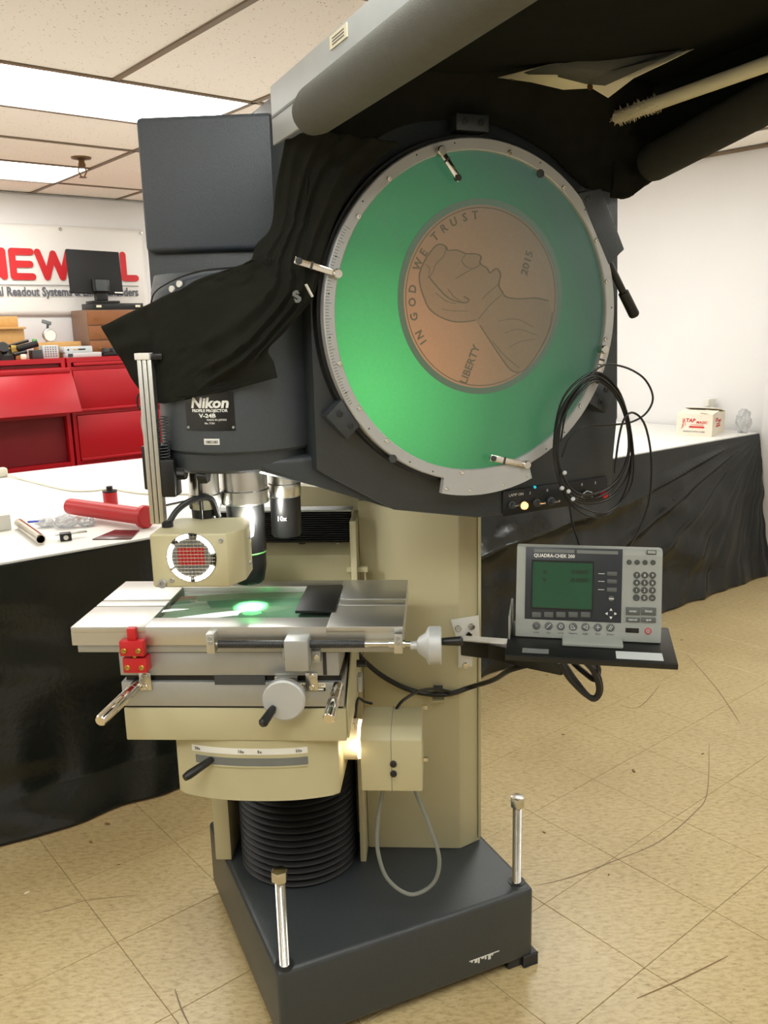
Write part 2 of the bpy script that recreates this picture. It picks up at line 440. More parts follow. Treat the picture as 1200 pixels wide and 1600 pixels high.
floor_line([(50, 1429), (95, 1418), (135, 1407), (215, 1398)], .0028)
for px, py, s_ in ((42, 1395, 5), (142, 1316, 5), (990, 1205, 7), (1098, 1178, 4), (880, 1148, 4), (951, 1367, 3), (850, 1301, 4), (1120, 1255, 2), (168, 1288, 6), (1065, 1000, 4), (855, 1055, 4)):
    d = ray(px, py); p = CAM+d*((-H)/d.z); mb = MB()
    k = s_*.0011; mb.lathe([(k, 0), (k*.8, k*.45), (0, k*.6)], 7, Tr(*p) @ RZ(px) @ Matrix.Diagonal((1.6, .7, 1, 1)))
    o = mb.build('floor_debris', 'brown_scuff' if px != 42 else 'paper'); tag(o, 'tiny crumb of dirt lying on the beige vinyl floor' if px != 42 else 'pale scrap of debris on the floor near the black table skirt', 'debris', 'specks of dirt on the floor' if px != 42 else None)
for px, py in ((6, 1311), (35, 1304)):
    d = ray(px, py); p = CAM+d*((-H)/d.z)
    o = MB().lathe([(.012, 0), (.016, .006), (.012, .013), (0, .015)], 9, Tr(*p) @ Matrix.Diagonal((1.2, .8, 1, 1))).build('paper_scrap', 'paper')
    tag(o, 'small crumpled white paper scrap on floor under the black skirt', 'scrap', 'paper scraps at the skirt hem')

struct(MB().box(X0-.12, X1+.12, Y1, Y1+.12, 0, ZC+.3, TR).build('wall_back', 'wall_paint'))
struct(MB().box(X1, X1+.12, Y0, Y1, 0, ZC+.3, TR).build('wall_right', 'wall_paint'))
struct(MB().box(X0-.12, X0, Y0, Y1, 0, ZC+.3, TR).build('wall_left', 'wall_paint'))
struct(MB().box(X0-.12, X1+.12, Y0-.12, Y0, 0, ZC+.3, TR).build('wall_front', 'wall_paint'))
struct(MB().box(X1-.035, X1, 1.4, 2.475, 0, ZC, TR, b=.003).build('trim_1', 'wall_paint'))
ceiling = struct(MB().box(X0, X1, Y0, Y1, ZC+.06, ZC+.12, TR).build('ceiling', 'plenum'))
# ceiling panels, tees, troffers
lights = []
def panel(a0, a1, b0, b1):
    a0 = max(a0, X0); a1 = min(a1, X1); b0 = max(b0, Y0); b1 = min(b1, Y1)
    if a1-a0 < .03 or b1-b0 < .03: return
    MB().box(a0+.006, a1-.006, b0+.006, b1-.006, ZC+.002, ZC+.016, TR).build('ceiling_panel', 'ceiling_tile', ceiling, smooth=False)
def tee(a0, a1, b0, b1):
    a0 = max(a0, X0); a1 = min(a1, X1); b0 = max(b0, Y0); b1 = min(b1, Y1)
    if a1-a0 < .01 or b1-b0 < .01: return
    mb = MB(); mb.box(a0, a1, b0, b1, ZC-.005, ZC+.003, TR)
    mb.box((a0+a1)/2-.002 if a1-a0 < .05 else a0, (a0+a1)/2+.002 if a1-a0 < .05 else a1, (b0+b1)/2-.002 if b1-b0 < .05 else b0, (b0+b1)/2+.002 if b1-b0 < .05 else b1, ZC, ZC+.03, TR)
    mb.build('ceiling_tee', 'tee', ceiling, smooth=False)
LIGHTS = [(.875, 2.095, 3.385, 3.995), (.875, 2.095, 5.215, 5.825), (-1.565, -.345, 3.385, 3.995), (-1.565, -.345, 5.215, 5.825),
          (3.315, 3.925, 2.155, 3.375), (3.315, 3.925, 4.595, 5.815), (3.315, 3.925, -.285, .935),
          (.263, .873, -.275, .945), (1.483, 2.095, .945-1.22*2, .945-1.22), (-.957, -.347, -.275, .945), (-2.177, -1.567, .945, 2.165)]
def is_light(a, b): return any(l[0] < a < l[1] and l[2] < b < l[3] for l in LIGHTS)
t_ = .012
for i in range(-4, 1):                       # long panels along x, far left field
    for j in range(0, 5):
        a0 = .875+1.22*i; b0 = 3.385+.61*j
        if not is_light(a0+.6, b0+.3): panel(a0, a0+1.22, b0, b0+.61)
for i in range(-4, 1): tee(.875+1.22*i-t_, .875+1.22*i+t_, 3.385, Y1)
for j in range(0, 5): tee(X0, 2.095, 3.385+.61*j-t_, 3.385+.61*j+t_)
tee(2.095-t_, 2.095+t_, Y0, Y1)
for i in range(-7, 2):                       # near field, panels along y
    for j in range(-5, 0):
        a0 = .873+.61*i; b0 = 3.385+1.22*j
        if not is_light(a0+.3, b0+.6): panel(a0, a0+.61, b0, b0+1.22)
for i in range(-6, 2): tee(.873+.61*i-t_, .873+.61*i+t_, Y0, 3.385)
for j in range(-4, 0): tee(X0, 2.095, 3.385+1.22*j-t_, 3.385+1.22*j+t_)
for i in range(0, 5):                        # right field
    for j in range(-5, 3):
        a0 = 2.095+.61*i; b0 = 3.375+1.22*j
        if not is_light(a0+.3, b0+.6): panel(a0, a0+.61, b0, b0+1.22)
for i in range(1, 5): tee(2.095+.61*i-t_, 2.095+.61*i+t_, Y0, Y1)
for j in range(-4, 3): tee(2.095, X1, 3.375+1.22*j-t_, 3.375+1.22*j+t_)
struct(MB().box(X1-.02, X1, Y0, Y1, ZC-.02, ZC-.004, TR).build('trim_2', 'tee'))
struct(MB().box(X0, X1-.02, Y1-.02, Y1, ZC-.012, ZC-.004, TR).build('trim_3', 'alu_dull'))
for k, (a0, a1, b0, b1) in enumerate(LIGHTS):
    lb = ['long lit fluorescent ceiling light over the white bench beside the machine', 'lit fluorescent ceiling light near the banner wall, behind the sprinkler'][k] if k < 2 else ['lit ceiling light over the bench end far from the banner lettering', 'lit ceiling light above the free floor beside the red cabinets', 'lit ceiling light above the cardboard box bench', 'lit ceiling light in the corner above the bare bench', 'lit ceiling light near the right wall over open floor', 'lit ceiling light in front of the projector stage', 'lit ceiling light close to the front wall', 'lit ceiling light over open floor left of the stage', 'lit ceiling light nearest the left wall'][k-2]
    t = thing('ceiling_light', Rp((a0+a1)/2, (b0+b1)/2, ZC), lb, 'light', 'ceiling lights')
    mb = MB()
    for q in ((a0, a0+.014, b0, b1), (a1-.014, a1, b0, b1), (a0+.014, a1-.014, b0, b0+.014), (a0+.014, a1-.014, b1-.014, b1)): mb.box(*q, ZC-.004, ZC+.05, TR)
    mb.build('frame', 'alu_dull', t, smooth=False)
    MB().box(a0+.014, a1-.014, b0+.014, b1-.014, ZC+.004, ZC+.012, TR).build('diffuser', 'diffuser', t, smooth=False)
# sprinkler
sc = thing('sprinkler_head', Rp(1.93, 4.93, ZC-.06), 'small bronze fire sprinkler head hanging from the ceiling tiles', 'sprinkler')
T = TR @ Tr(1.93, 4.93, ZC)
MB().lathe([(.055, .003), (.052, -.006), (.02, -.012), (.018, -.004)], 24, T).build('escutcheon', 'bronze', sc)
MB().lathe([(.016, -.004), (.016, -.03), (.02, -.03), (.02, -.045), (.01, -.05)], 14, T).build('body', 'bronze', sc)
MB().tube([T @ Vector(p) for p in ((-.014, 0, -.045), (-.024, 0, -.07), (-.008, 0, -.1), (.008, 0, -.1), (.024, 0, -.07), (.014, 0, -.045))], .004, 6).build('yoke', 'bronze', sc)
MB().lathe([(.0, -.1), (.02, -.101), (.022, -.104), (0, -.105)], 12, T).build('deflector', 'bronze', sc)

# ================================================================== BENCH
BZ = .83
bdir = -2.3   # bench line is turned slightly from the wall line
TB = TR @ Tr(.678, 2.66, 0) @ RZ(bdir)
def bench(name, x0, x1, y0, y1, lb):
    t = thing(name, TB @ Vector(((x0+x1)/2, (y0+y1)/2, 0)), lb, 'table')
    MB().box(x0, x1, y0, y1, BZ-.03, BZ, TB, b=.004).build('tabletop', 'bench', t)
    MB().box(x0+.05, x1-.05, y0+.06, y1-.05, BZ-.09, BZ-.03, TB).build('apron', 'dark_grey', t)
    for a in (x0+.08, x1-.08):
        for b in (y0+.1, y1-.1): MB().box(a-.025, a+.025, b-.025, b+.025, 0, BZ-.09, TB, b=.004).build('leg', 'dark_grey', t)
    return t
bench('work_bench', -1.3, 1.05, .0, .88, 'white bench top holding the red tube and the plastic bags')
bench('work_bench', -1.3, 1.05, .882, 1.76, 'white bench top below the red cabinets with the pale power cord')
bench('work_bench', 1.052, 2.75, .0, .88, 'white bench top hidden mostly behind the projector column')
bench('work_bench', 1.052, 2.75, .882, 1.76, 'white bench top standing behind the projector head')
bench('work_bench', 2.752, 4.205, .0, .88, 'white bench top holding the cardboard box by the wall')
bench('work_bench', 2.752, 4.15, .882, 1.76, 'bare white bench top in the corner behind the cardboard box')
def skirt_part(x0, x1, flare0, flare1, seed, corner=None, lb=''):
    nu, nv = 420, 120
    def fn(u, v):
        x = x0+(x1-x0)*u; z = BZ-.006-(BZ-.012)*v
        fl = flare0+(flare1-flare0)*u
        y = -.006-fl*v**1.15
        n1 = noise.noise(Vector((x*1.9+seed, v*.8, 3))); n2 = noise.noise(Vector((x*6+seed, v*2.0+x*3, 7)))
        n3 = noise.noise(Vector((x*2.2+seed, z*9+x*1.5, 5))); y -= (.03*n1+.014*n2+.014*n3)*min(1, v*3)
        if corner:
            dx = corner-x; dz = BZ-z; th = math.atan2(dz, max(dx, .01)); rr = math.hypot(dx, dz)
            n4 = noise.noise(Vector((th*5, rr*1.1, 2.2)))
            y -= .085*(1-abs(math.sin(th*19+1.1*n4+.4)))**1.6*math.exp(-th*2.0)*min(1, th*14)*min(1, rr*.8)*min(1, v*10)*(.75+.6*n4)
            y -= .010*abs(noise.noise(Vector((th*14, rr*1.2, 1.3))))*min(1, v*6)
        if v > .86: y -= .03*(v-.86)/.14*(1+noise.noise(Vector((x*5+seed, 1, 1))))
        z = max(z, .004)
        return TB @ Vector((x, min(y, -.006), z))
    o = MB().grid(fn, nu, nv).build('table_skirt', 'skirt', angle=80)
    solid(o, .0015); return tag(o, lb, 'skirt')
skirt_part(-1.3, 1.6, .08, .20, 3.1, None, 'black plastic sheet skirting the bench with the red tube')
skirt_part(1.61, 4.215, .10, .12, 8.4, 4.25, 'wrinkled black plastic sheet skirting the bench with the cardboard box')

# ================================================================== BANNER
bn = thing('banner', Rp(2.0, Y1-.002, 1.62), 'white vinyl banner with large red lettering pinned to the wall', 'banner')
YB = Y1-.006
def bfn(u, v):
    a = .75+(2.884-.75)*u; z = 1.62+(2.235-1.62)*v
    return Rp(a, YB-.004-.004*abs(noise.noise(Vector((a*2, z*3, 0))))-(.006*math.sin(a*9+z*3) if v > .8 else 0)*(v-.8)*3, z)
solid(MB().grid(bfn, 60, 16).build('sheet', 'banner', bn, angle=80), .001)
TBN = TR @ frame(Vector((0, YB-.014, 0)), Vector((1, 0, 0)), Vector((0, 0, 1)), Vector((0, -1, 0)))
# six round-stroke letters
z0, z1 = 1.885, 2.05; lw = .046
def letter(ch, x, wd):
    L = {'N': [[(0, 0), (0, 1), (1, 0), (1, 1)]], 'E': [[(1, 0), (0, 0), (0, 1), (1, 1)], [(0, .5), (.92, .5)]],
         'W': [[(0, 1), (.25, 0), (.5, .95), (.75, 0), (1, 1)]], 'A': [[(0, 0), (.5, 1), (1, 0)], [(.2, .35), (.8, .35)]],
         'L': [[(0, 1), (0, 0), (1, 0)]]}[ch]
    mb = MB().strokes([[(x+p[0]*wd, z0+p[1]*(z1-z0)) for p in ln] for ln in L], lw, .001, TBN)
    return mb.build('letter_'+ch.lower(), 'red_print', bn, smooth=False)
for ch, x, wd in (('N', 1.69, .165), ('E', 1.918, .125), ('W', 2.09, .212), ('A', 2.36, .15), ('L', 2.57, .075), ('L', 2.705, .09)):
    letter(ch, x, wd)
MB().box(.8, 2.81, 1.826, 1.830, 0, .0008, TBN).build('rule_line', 'black_print', bn, smooth=False)
text('slogan', 'Digital Readout Systems & Linear Encoders', .083, TBN @ Tr(2.805, 1.757, 0), 'grey_print', bn, 'RIGHT', bold=.0022, sx=.78)
for a in (1.3, 1.78, 2.265, 2.862): MB().lathe([(.006, 0), (.012, .002), (.012, .004), (.006, .005), (.006, 0)], 14, TBN @ Tr(a, 2.21, 0)).build('grommet', 'steel', bn)

# ================================================================== RED CABINETS
def cabinet(x0, x1, lb, opened):
    t = thing('file_cabinet', Rp((x0+x1)/2, 6.05, 0), lb, 'cabinet', 'red file cabinets')
    f = 5.81; mb = MB()
    mb.box(x0, x0+.025, f, 6.28, 0, 1.335, TR); mb.box(x1-.025, x1, f, 6.28, 0, 1.335, TR)
    mb.box(x0+.025, x1-.025, f, 6.28, 1.305, 1.335, TR); mb.box(x0+.025, x1-.025, 6.26, 6.28, 0, 1.305, TR); mb.box(x0+.025, x1-.025, f, 6.26, 0, .06, TR)
    for z in (.32, .63, .965, 1.265): mb.box(x0+.025, x1-.025, f+.004, 6.26, z-.012, z+.012, TR)
    mb.build('body', 'red_paint', t, smooth=False)
    # drawer fronts
    zz = [(.07, .306), (.334, .616), (.645, .95), (.98, 1.25)]
    for k, (a, b) in enumerate(zz):
        if opened and k == 3: continue
        if opened and k == 2:
            MB().box(x0+.03, x1-.03, f+.05, f+.07, a, b, TR).build('inner_panel', 'red_dark', t); continue
        d = MB().box(x0+.028, x1-.028, f-.012, f+.012, a, b, TR, b=.004).build('drawer_front', 'red_paint', t)
        if not opened: MB().box(x0+.03, x1-.03, f-.02, f-.008, a-.004, a+.014, TR, b=.003).build('pull_lip', 'red_paint', d)
    if opened:
        # flipper door swung out
        TD = TR @ Tr(0, f, 1.245) @ RX(-28)
        MB().box(x0+.02, x1+.03, -.02, 0, -.30, .0, TD, b=.006).build('flipper_door', 'red_paint', t)
        MB().box(x0+.03, x1-.03, f+.03, f+.05, 1.278, 1.30, TR).build('slot_back', 'red_dark', t)
        MB().box(x0+.015, x1+.02, f-.03, f+.01, 1.24, 1.275, TR, b=.006).build('door_hinge_rail', 'red_paint', t)
    else:
        MB().box(x0+.04, x1-.04, f-.01, f+.01, 1.281, 1.302, TR, b=.003).build('top_strip', 'red_paint', t)
    return t
cabinet(1.11, 2.035, 'red metal file cabinet with its flip-up door hanging open', True)
cabinet(2.05, 2.97, 'red metal file cabinet with closed drawers below the dark monitor', False)
CZ = 1.335

# ================================================================== THINGS ON THE CABINETS
def rbox(name, x0, x1, y0, y1, z0, z1, mt, lb, cat, b=.004, group=None):
    return tag(MB().box(x0, x1, y0, y1, z0, z1, TR, b=b).build(name, mt), lb, cat, group)
# wooden boxes at the left
t = thing('wooden_box', Rp(1.6, 6.1, CZ), 'pale wooden box with a stepped lid on the red cabinet', 'box')
MB().box(1.35, 1.86, 6.02, 6.2, CZ, 1.53, TR, b=.003).build('body', 'wood', t)
MB().box(1.33, 1.87, 6.0, 6.21, 1.531, 1.545, TR, b=.002).build('rim', 'wood', t)
MB().box(1.33, 1.84, 6.06, 6.22, 1.545, 1.615, TR, b=.003).build('lid', 'wood', t)
rbox('wooden_block', 1.94, 2.235, 6.02, 6.12, CZ, 1.44, 'wood', 'tan wooden block behind the perforated grey box', 'block')
# round silver gauge on the block
t = thing('dial_gauge', Rp(2.035, 6.08, 1.441), 'round silver dial gauge with a short stem standing on wooden block', 'gauge')
Tg = TR @ Tr(2.035, 6.05, 1.488) @ RX(90)
MB().lathe([(.0, -.02), (.045, -.02), (.046, .0), (.043, .012), (.04, .014), (.04, .010), (0, .010)], 28, Tg).build('case', 'alu', t)
MB().lathe([(.04, .0101), (0, .0102)], 24, Tg).build('dial_face', 'white_plastic', t)
MB().box(2.01, 2.06, 6.04, 6.08, 1.441, 1.446, TR).build('foot', 'alu', t)
MB().rod(Rp(2.025, 6.05, 1.53), Rp(2.03, 6.05, 1.56), .008).build('stem', 'dark_grey', t)
MB().box(-.035, .03, -.008, .008, -.012, .014, TR @ Tr(2.025, 6.05, 1.57) @ RY(18), b=.006).build('head', 'mid_grey', t)
# perforated box
t = thing('perforated_box', Rp(1.985, 5.95, CZ), 'small light grey box with a grid of round holes', 'box')
MB().box(1.935, 2.04, 5.92, 6.0, CZ, 1.42, TR, b=.003).build('body', 'light_grey', t)
for i in range(5):
    for j in range(5): MB().lathe([(.004, .0), (.004, .0012), (0, .0012)], 8, TR @ Tr(1.953+.017*i, 5.9195, 1.35+.0145*j) @ RX(90)).build('hole', 'dark_grey', t)
rbox('grey_box', 1.86, 1.925, 5.9, 5.98, CZ, 1.392, 'dark_grey', 'small dark grey box next to the perforated box', 'box')
# white instrument boxes
t = thing('instrument_box', Rp(2.17, 5.95, CZ), 'flat white instrument box lying under the box with a slot', 'box')
MB().box(2.075, 2.31, 5.86, 5.955, CZ, 1.366, TR, b=.003).build('body', 'light_grey', t)
MB().box(2.078, 2.11, 5.856, 5.86, 1.34, 1.362, TR).build('label_plate', 'dark_grey', t)
t = thing('instrument_box', Rp(2.15, 5.95, 1.367), 'white instrument box with a dark slot on its front', 'box')
MB().box(2.07, 2.265, 5.90, 6.0, 1.367, 1.408, TR, b=.004).build('body', 'light_grey', t)
MB().box(2.165, 2.215, 5.897, 5.90, 1.383, 1.392, TR).build('slot', 'black', t)
MB().box(2.13, 2.16, 5.897, 5.90, 1.384, 1.391, TR).build('label_plate', 'wood', t)
MB().lathe([(.006, 0), (.006, .004), (0, .004)], 10, TR @ Tr(2.097, 5.90, 1.387) @ RX(90)).build('knob', 'black', t)
# black clamps / tools at the left
t = thing('clamp_stand', Rp(1.75, 5.93, CZ), 'black jointed clamp stand with a long arm lying on red cabinet', 'clamp')
MB().lathe([(.06, 0), (.06, .03), (.045, .04), (.03, .07), (0, .075)], 20, TR @ Tr(1.70, 5.93, CZ)).build('base', 'black', t)
MB().rod(Rp(1.66, 5.93, 1.41), Rp(1.85, 5.92, 1.455), .009).build('arm', 'black', t)
MB().rod(Rp(1.77, 5.91, 1.405), Rp(1.90, 5.90, 1.435), .02).build('motor', 'black_matte', t)
MB().lathe([(.03, -.02), (.034, 0), (.03, .02)], 16, TR @ Tr(1.68, 5.9, 1.42) @ RX(90)).build('joint', 'dark_grey', t)
MB().box(1.73, 1.765, 5.9, 5.93, 1.38, 1.43, TR, b=.004).build('bracket', 'brass', t)
MB().rod(Rp(1.74, 5.89, 1.37), Rp(1.82, 5.88, 1.385), .012).build('knob', 'black', t)
MB().box(1.875, 1.9, 5.9, 5.93, 1.44, 1.465, TR, b=.003).build('tape_band', 'green_tape', t)
rbox('tape_roll', 1.775, 1.81, 5.86, 5.89, CZ, 1.37, 'paper', 'small pale packet in front of the black clamp', 'packet', b=.008)
t = thing('vise', Rp(2.38, 5.93, CZ), 'small dark machine vise beside the wooden drawer cabinet', 'vise')
MB().box(2.33, 2.45, 5.87, 5.95, CZ, 1.36, TR, b=.004).build('base', 'black', t)
MB().box(2.345, 2.375, 5.88, 5.94, 1.361, 1.39, TR, b=.003).build('jaw', 'dark_grey', t)
MB().box(2.40, 2.425, 5.88, 5.94, 1.361, 1.39, TR, b=.003).build('jaw', 'dark_grey', t)
MB().rod(Rp(2.425, 5.91, 1.375), Rp(2.48, 5.91, 1.375), .006).build('screw', 'steel', t)
# wooden drawer cabinet
t = thing('drawer_cabinet', Rp(2.5, 6.1, CZ), 'brown wooden drawer cabinet under the dark monitor', 'cabinet')
MB().box(2.27, 2.80, 5.98, 6.26, CZ, 1.65, TR, b=.004).build('body', 'wood_side', t)
for a, b in ((1.345, 1.44), (1.448, 1.54), (1.548, 1.644)):
    d = MB().box(2.28, 2.79, 5.972, 5.985, a, b, TR, b=.002).build('drawer_front', 'wood_dark', t)
    for q in (2.34, 2.70):
        MB().tube([Rp(q-.012, 5.972, (a+b)/2), Rp(q-.01, 5.96, (a+b)/2-.004), Rp(q+.01, 5.96, (a+b)/2-.004), Rp(q+.012, 5.972, (a+b)/2)], .002, 6).build('pull', 'brass', d)
# keyboard-like base box
t = thing('docking_box', Rp(2.5, 6.05, 1.651), 'flat black equipment box under the monitor foot', 'box')
MB().box(2.33, 2.70, 5.99, 6.2, 1.651, 1.695, TR, b=.003).build('body', 'black', t)
for q in (2.355, 2.64): MB().box(q, q+.035, 5.986, 5.99, 1.667, 1.682, TR).build('port', 'paper', t)
# monitor seen from behind
t = thing('monitor', Rp(2.42, 6.05, 1.696), 'black flat monitor turned with its back towards the room', 'monitor')
Tm = TR @ Tr(2.383, 6.03, 1.9) @ RX(-8) @ RY(1.5)
MB().box(-.185, .185, -.012, .02, -.142, .152, Tm, b=.006).build('panel', 'black_matte', t)
MB().box(-.045, .075, -.05, -.012, -.135, -.05, Tm, b=.006).build('stand_bracket', 'black', t)
MB().box(-.025, .055, -.056, -.05, -.132, -.055, Tm, b=.003).build('bracket_plate', 'dark_grey', t)
MB().box(2.33, 2.53, 5.99, 6.12, 1.696, 1.712, TR, b=.004).build('foot', 'black', t)
MB().box(2.37, 2.45, 6.0, 6.06, 1.712, 1.77, TR, b=.006).build('neck', 'black', t)
MB().box(.12, .18, -.016, -.012, -.137, -.128, Tm).build('badge', 'white_print', t)

# ================================================================== THINGS ON THE BENCHES
t = thing('power_cord', Rp(1.25, 3.9, BZ), 'pale power cord with a plug crossing the white bench', 'cord')
MB().tube(crom([Rp(*p) for p in ((1.17, 4.31, BZ+.012), (1.2, 4.1, BZ+.004), (1.22, 3.9, BZ+.004), (1.255, 3.677, BZ+.004), (1.32, 3.6, BZ+.004), (1.397, 3.57, BZ+.004), (1.453, 3.367, BZ+.004), (1.6, 3.2, BZ+.004))], 6), .004, 7).build('cable', 'cable_white', t)
MB().box(1.10, 1.18, 4.29, 4.34, BZ+.001, BZ+.045, TR, b=.01).build('plug', 'cable_white', t)
t = thing('red_canister', Rp(1.235, 3.18, BZ), 'small upright red canister with a black cap on the bench', 'canister')
MB().lathe([(.0, .0), (.026, .0), (.027, .004), (.027, .068), (0, .069)], 24, Tr(*Rp(1.235, 3.18, BZ))).build('body', 'red_tool', t)
MB().lathe([(.028, .069), (.028, .074), (.012, .075), (.012, .09), (0, .091)], 20, Tr(*Rp(1.235, 3.18, BZ))).build('cap', 'black', t)
t = thing('red_tube', Rp(1.12, 3.0, BZ), 'long red plastic tube with a flanged end lying on the bench', 'tube')
a, b = Rp(1.07, 3.16, BZ+.04), Rp(1.19, 2.79, BZ+.04); d = (b-a).normalized()
MB().tube([a, a+d*.005, b-d*.02, b], [.026, .03, .03, .03], 24).build('barrel', 'red_tool', t)
MB().tube([b, b+d*.004, b+d*.022, b+d*.028], [.036, .04, .04, .034], 24).build('flange', 'red_tool', t)
t = thing('chrome_tube', Rp(.855, 2.95, BZ), 'short polished steel tube lying at the bench edge', 'tube')
a, b = Rp(.868, 3.10, BZ+.018), Rp(.845, 2.80, BZ+.018); mb = MB(); n = 24
d = (b-a).normalized(); x_ = d.cross(ZUP).normalized(); y_ = x_.cross(d)
mb.lathe([(.013, 0), (.0165, 0), (.0165, (b-a).length), (.013, (b-a).length), (.013, 0)], 24, frame(a, x_, y_, -d) @ RX(180) if False else frame(a, x_, d.cross(x_), d))
mb.build('wall', 'chrome', t)
MB().lathe([(.0128, (b-a).length*.5), (0, (b-a).length*.5)], 20, frame(a, x_, d.cross(x_), d)).build('inner_plug', 'black', t)
o = MB().box(.70, .842, 3.10, 3.17, BZ, BZ+.055, TR, b=.003).build('white_carton', 'white_plastic'); tag(o, 'low white carton lying beside the steel tube', 'carton')
def bag(c, r, h, seed, mt, lb, grp=None):
    mb = MB(); bm = bmesh.new(); bmesh.ops.create_icosphere(bm, subdivisions=4, radius=1)
    for v in bm.verts:
        q = v.co*1.8+Vector((seed, 0, 0)); k = 1+.45*noise.noise(q)+.25*noise.noise(q*2.6)
        v.co = Vector((v.co.x*r*k, v.co.y*r*k*.8, max(-.98, v.co.z*(1+.5*noise.noise(q*1.7)))*h/2+h/2))
    mb.bm(bm, Tr(*c)); lo = min(v.z for v in mb.v)
    for v in mb.v: v.z = max(v.z-(lo-c.z), c.z)
    return tag(mb.build('plastic_bag', mt, angle=20), lb, 'bag', grp)
bag(Rp(.995, 2.99, BZ), .04, .045, 1.3, 'clear_bag', 'crumpled clear plastic bag between steel tube and red tube', None)
bag(Rp(.945, 3.05, BZ), .03, .03, 5.3, 'clear_bag', 'flat crumpled clear bag with a blue bit beside white carton', None)
bag(Rp(1.055, 2.955, BZ), .028, .03, 9.3, 'clear_bag', 'clear bag tucked against the mouth of the red tube', None)
rb = MB().box(-.03, .03, -.005, .005, 0, .006, TR @ Tr(.945, 3.16, BZ) @ RZ(-30), b=.002).build('blue_strip', 'blue_part'); tag(rb, 'thin blue plastic strip lying near the clear bags', 'strip')
mb = MB().prism([(0, 0), (.03, .13), (.12, .12), (.13, .0)], 0, .004, TR @ Tr(.99, 2.74, BZ) @ RZ(-42), b=.001)
tag(mb.build('maroon_plate', 'maroon'), 'thin dark red plate in a clear sleeve on the bench edge', 'plate')
t = thing('clamp_block', Rp(.93, 2.79, BZ), 'small black clamp block with a steel strip at the bench edge', 'clamp')
Tc = TR @ Tr(.925, 2.80, BZ) @ RZ(-15)
MB().box(-.018, .018, -.015, .015, 0, .026, Tc, b=.003).build('block', 'black', t)
MB().box(-.03, .07, .017, .028, .014, .02, Tc, b=.001).build('strip', 'steel', t)
MB().lathe([(.008, 0), (.008, .004), (0, .004)], 12, Tc @ Tr(0, -.015, .013) @ RX(90)).build('screw', 'steel', t)
o = MB().tube(crom([Rp(*p) for p in ((1.20, 2.98, BZ+.004), (1.27, 3.0, BZ+.004), (1.36, 3.06, BZ+.004), (1.52, 3.1, BZ+.004))], 6), .0035, 7).build('short_cable', 'cable'); tag(o, 'short dark cable end lying behind the red tube', 'cable')
# cardboard box
t = thing('cardboard_box', Rp(4.6, 2.7, BZ), 'white cardboard box with red printing standing at the bench end', 'box')
cA, cB = Rp(4.531, 2.581, BZ), Rp(4.48, 2.777, BZ)
ang = math.degrees(math.atan2((cA-cB).y, (cA-cB).x))
Tx = Tr(*cB) @ RZ(ang); wA = (cA-cB).length; hB = .125; dB = .26
mb = MB(); k = .003
mb.box(0, wA, 0, k, 0, hB, Tx); mb.box(0, wA, dB-k, dB, 0, hB, Tx); mb.box(0, k, k, dB-k, 0, hB, Tx); mb.box(wA-k, wA, k, dB-k, 0, hB, Tx); mb.box(k, wA-k, k, dB-k, 0, k, Tx)
mb.build('body', 'cardboard', t, smooth=False)
MB().box(0, wA, 0, dB*.48, -.0015, .0015, Tx @ Tr(0, 0, hB) @ RX(6)).build('flap', 'cardboard', t)
MB().box(0, wA, -dB*.48, 0, -.0015, .0015, Tx @ Tr(0, dB, hB) @ RX(-12)).build('flap', 'cardboard', t)
MB().box(-dB*.3, 0, .01, dB-.01, -.0015, .0015, Tx @ Tr(wA, 0, hB) @ RY(10)).build('flap', 'cardboard', t)
Tf = Tx @ frame(Vector((0, -.0006, 0)), Vector((1, 0, 0)), ZUP, Vector((0, -1, 0)))
Tsd = Tx @ frame(Vector((wA+.0006, 0, 0)), Vector((0, 1, 0)), ZUP, Vector((1, 0, 0)))
for TT, x, s_ in ((Tf, .118, 1), (Tsd, .12, 1)):
    text('print', 'TAP', .030*s_, TT @ Tr(x-.040, .080, 0), 'red_print', t, 'CENTER', bold=.0008, shear=.2)
    text('print', 'MAGIC', .020*s_, TT @ Tr(x+.025, .074, 0), 'red_print', t, 'CENTER', bold=.0006, shear=.2)
    MB().box(x-.045, x+.04, .048, .058, 0, .0004, TT).build('print_bar', 'red_print', t, smooth=False)
    text('print', 'CUTTING FLUID', .010*s_, TT @ Tr(x, .062, 0), 'red_print', t, 'CENTER')
text('print', 'HANDLE WITH CARE', .013, Tf @ Tr(.1, .022, 0), 'grey_print', t, 'CENTER')
MB().strokes([[(.03, .04), (.045, .1), (.05, .06)], [(.035, .1), (.04, .05)]], .003, .0004, Tf).build('print', 'red_print', t, smooth=False)
t = thing('white_bottle', Rp(4.86, 2.8, BZ), 'white plastic bottle with square cap behind the cardboard box', 'bottle')
Tb = Tr(*Rp(4.87, 2.80, BZ))
MB().lathe([(.0, 0), (.04, 0), (.042, .01), (.042, .11), (.03, .13), (.018, .135), (.018, .14), (0, .14)], 24, Tb).build('body', 'white_plastic', t)
MB().box(-.035, .035, -.02, .02, .14, .185, Tb @ RZ(30), b=.004).build('cap', 'white_plastic', t)
bag(Rp(4.81, 2.545, BZ), .042, .14, 14.2, 'clear_bag', 'crumpled clear plastic bag leaning beside the cardboard box')

# ================================================================== PROFILE PROJECTOR
PR = thing('profile_projector', Mp(.31, .3, 0), 'large grey and cream profile projector with a round green screen', 'machine')
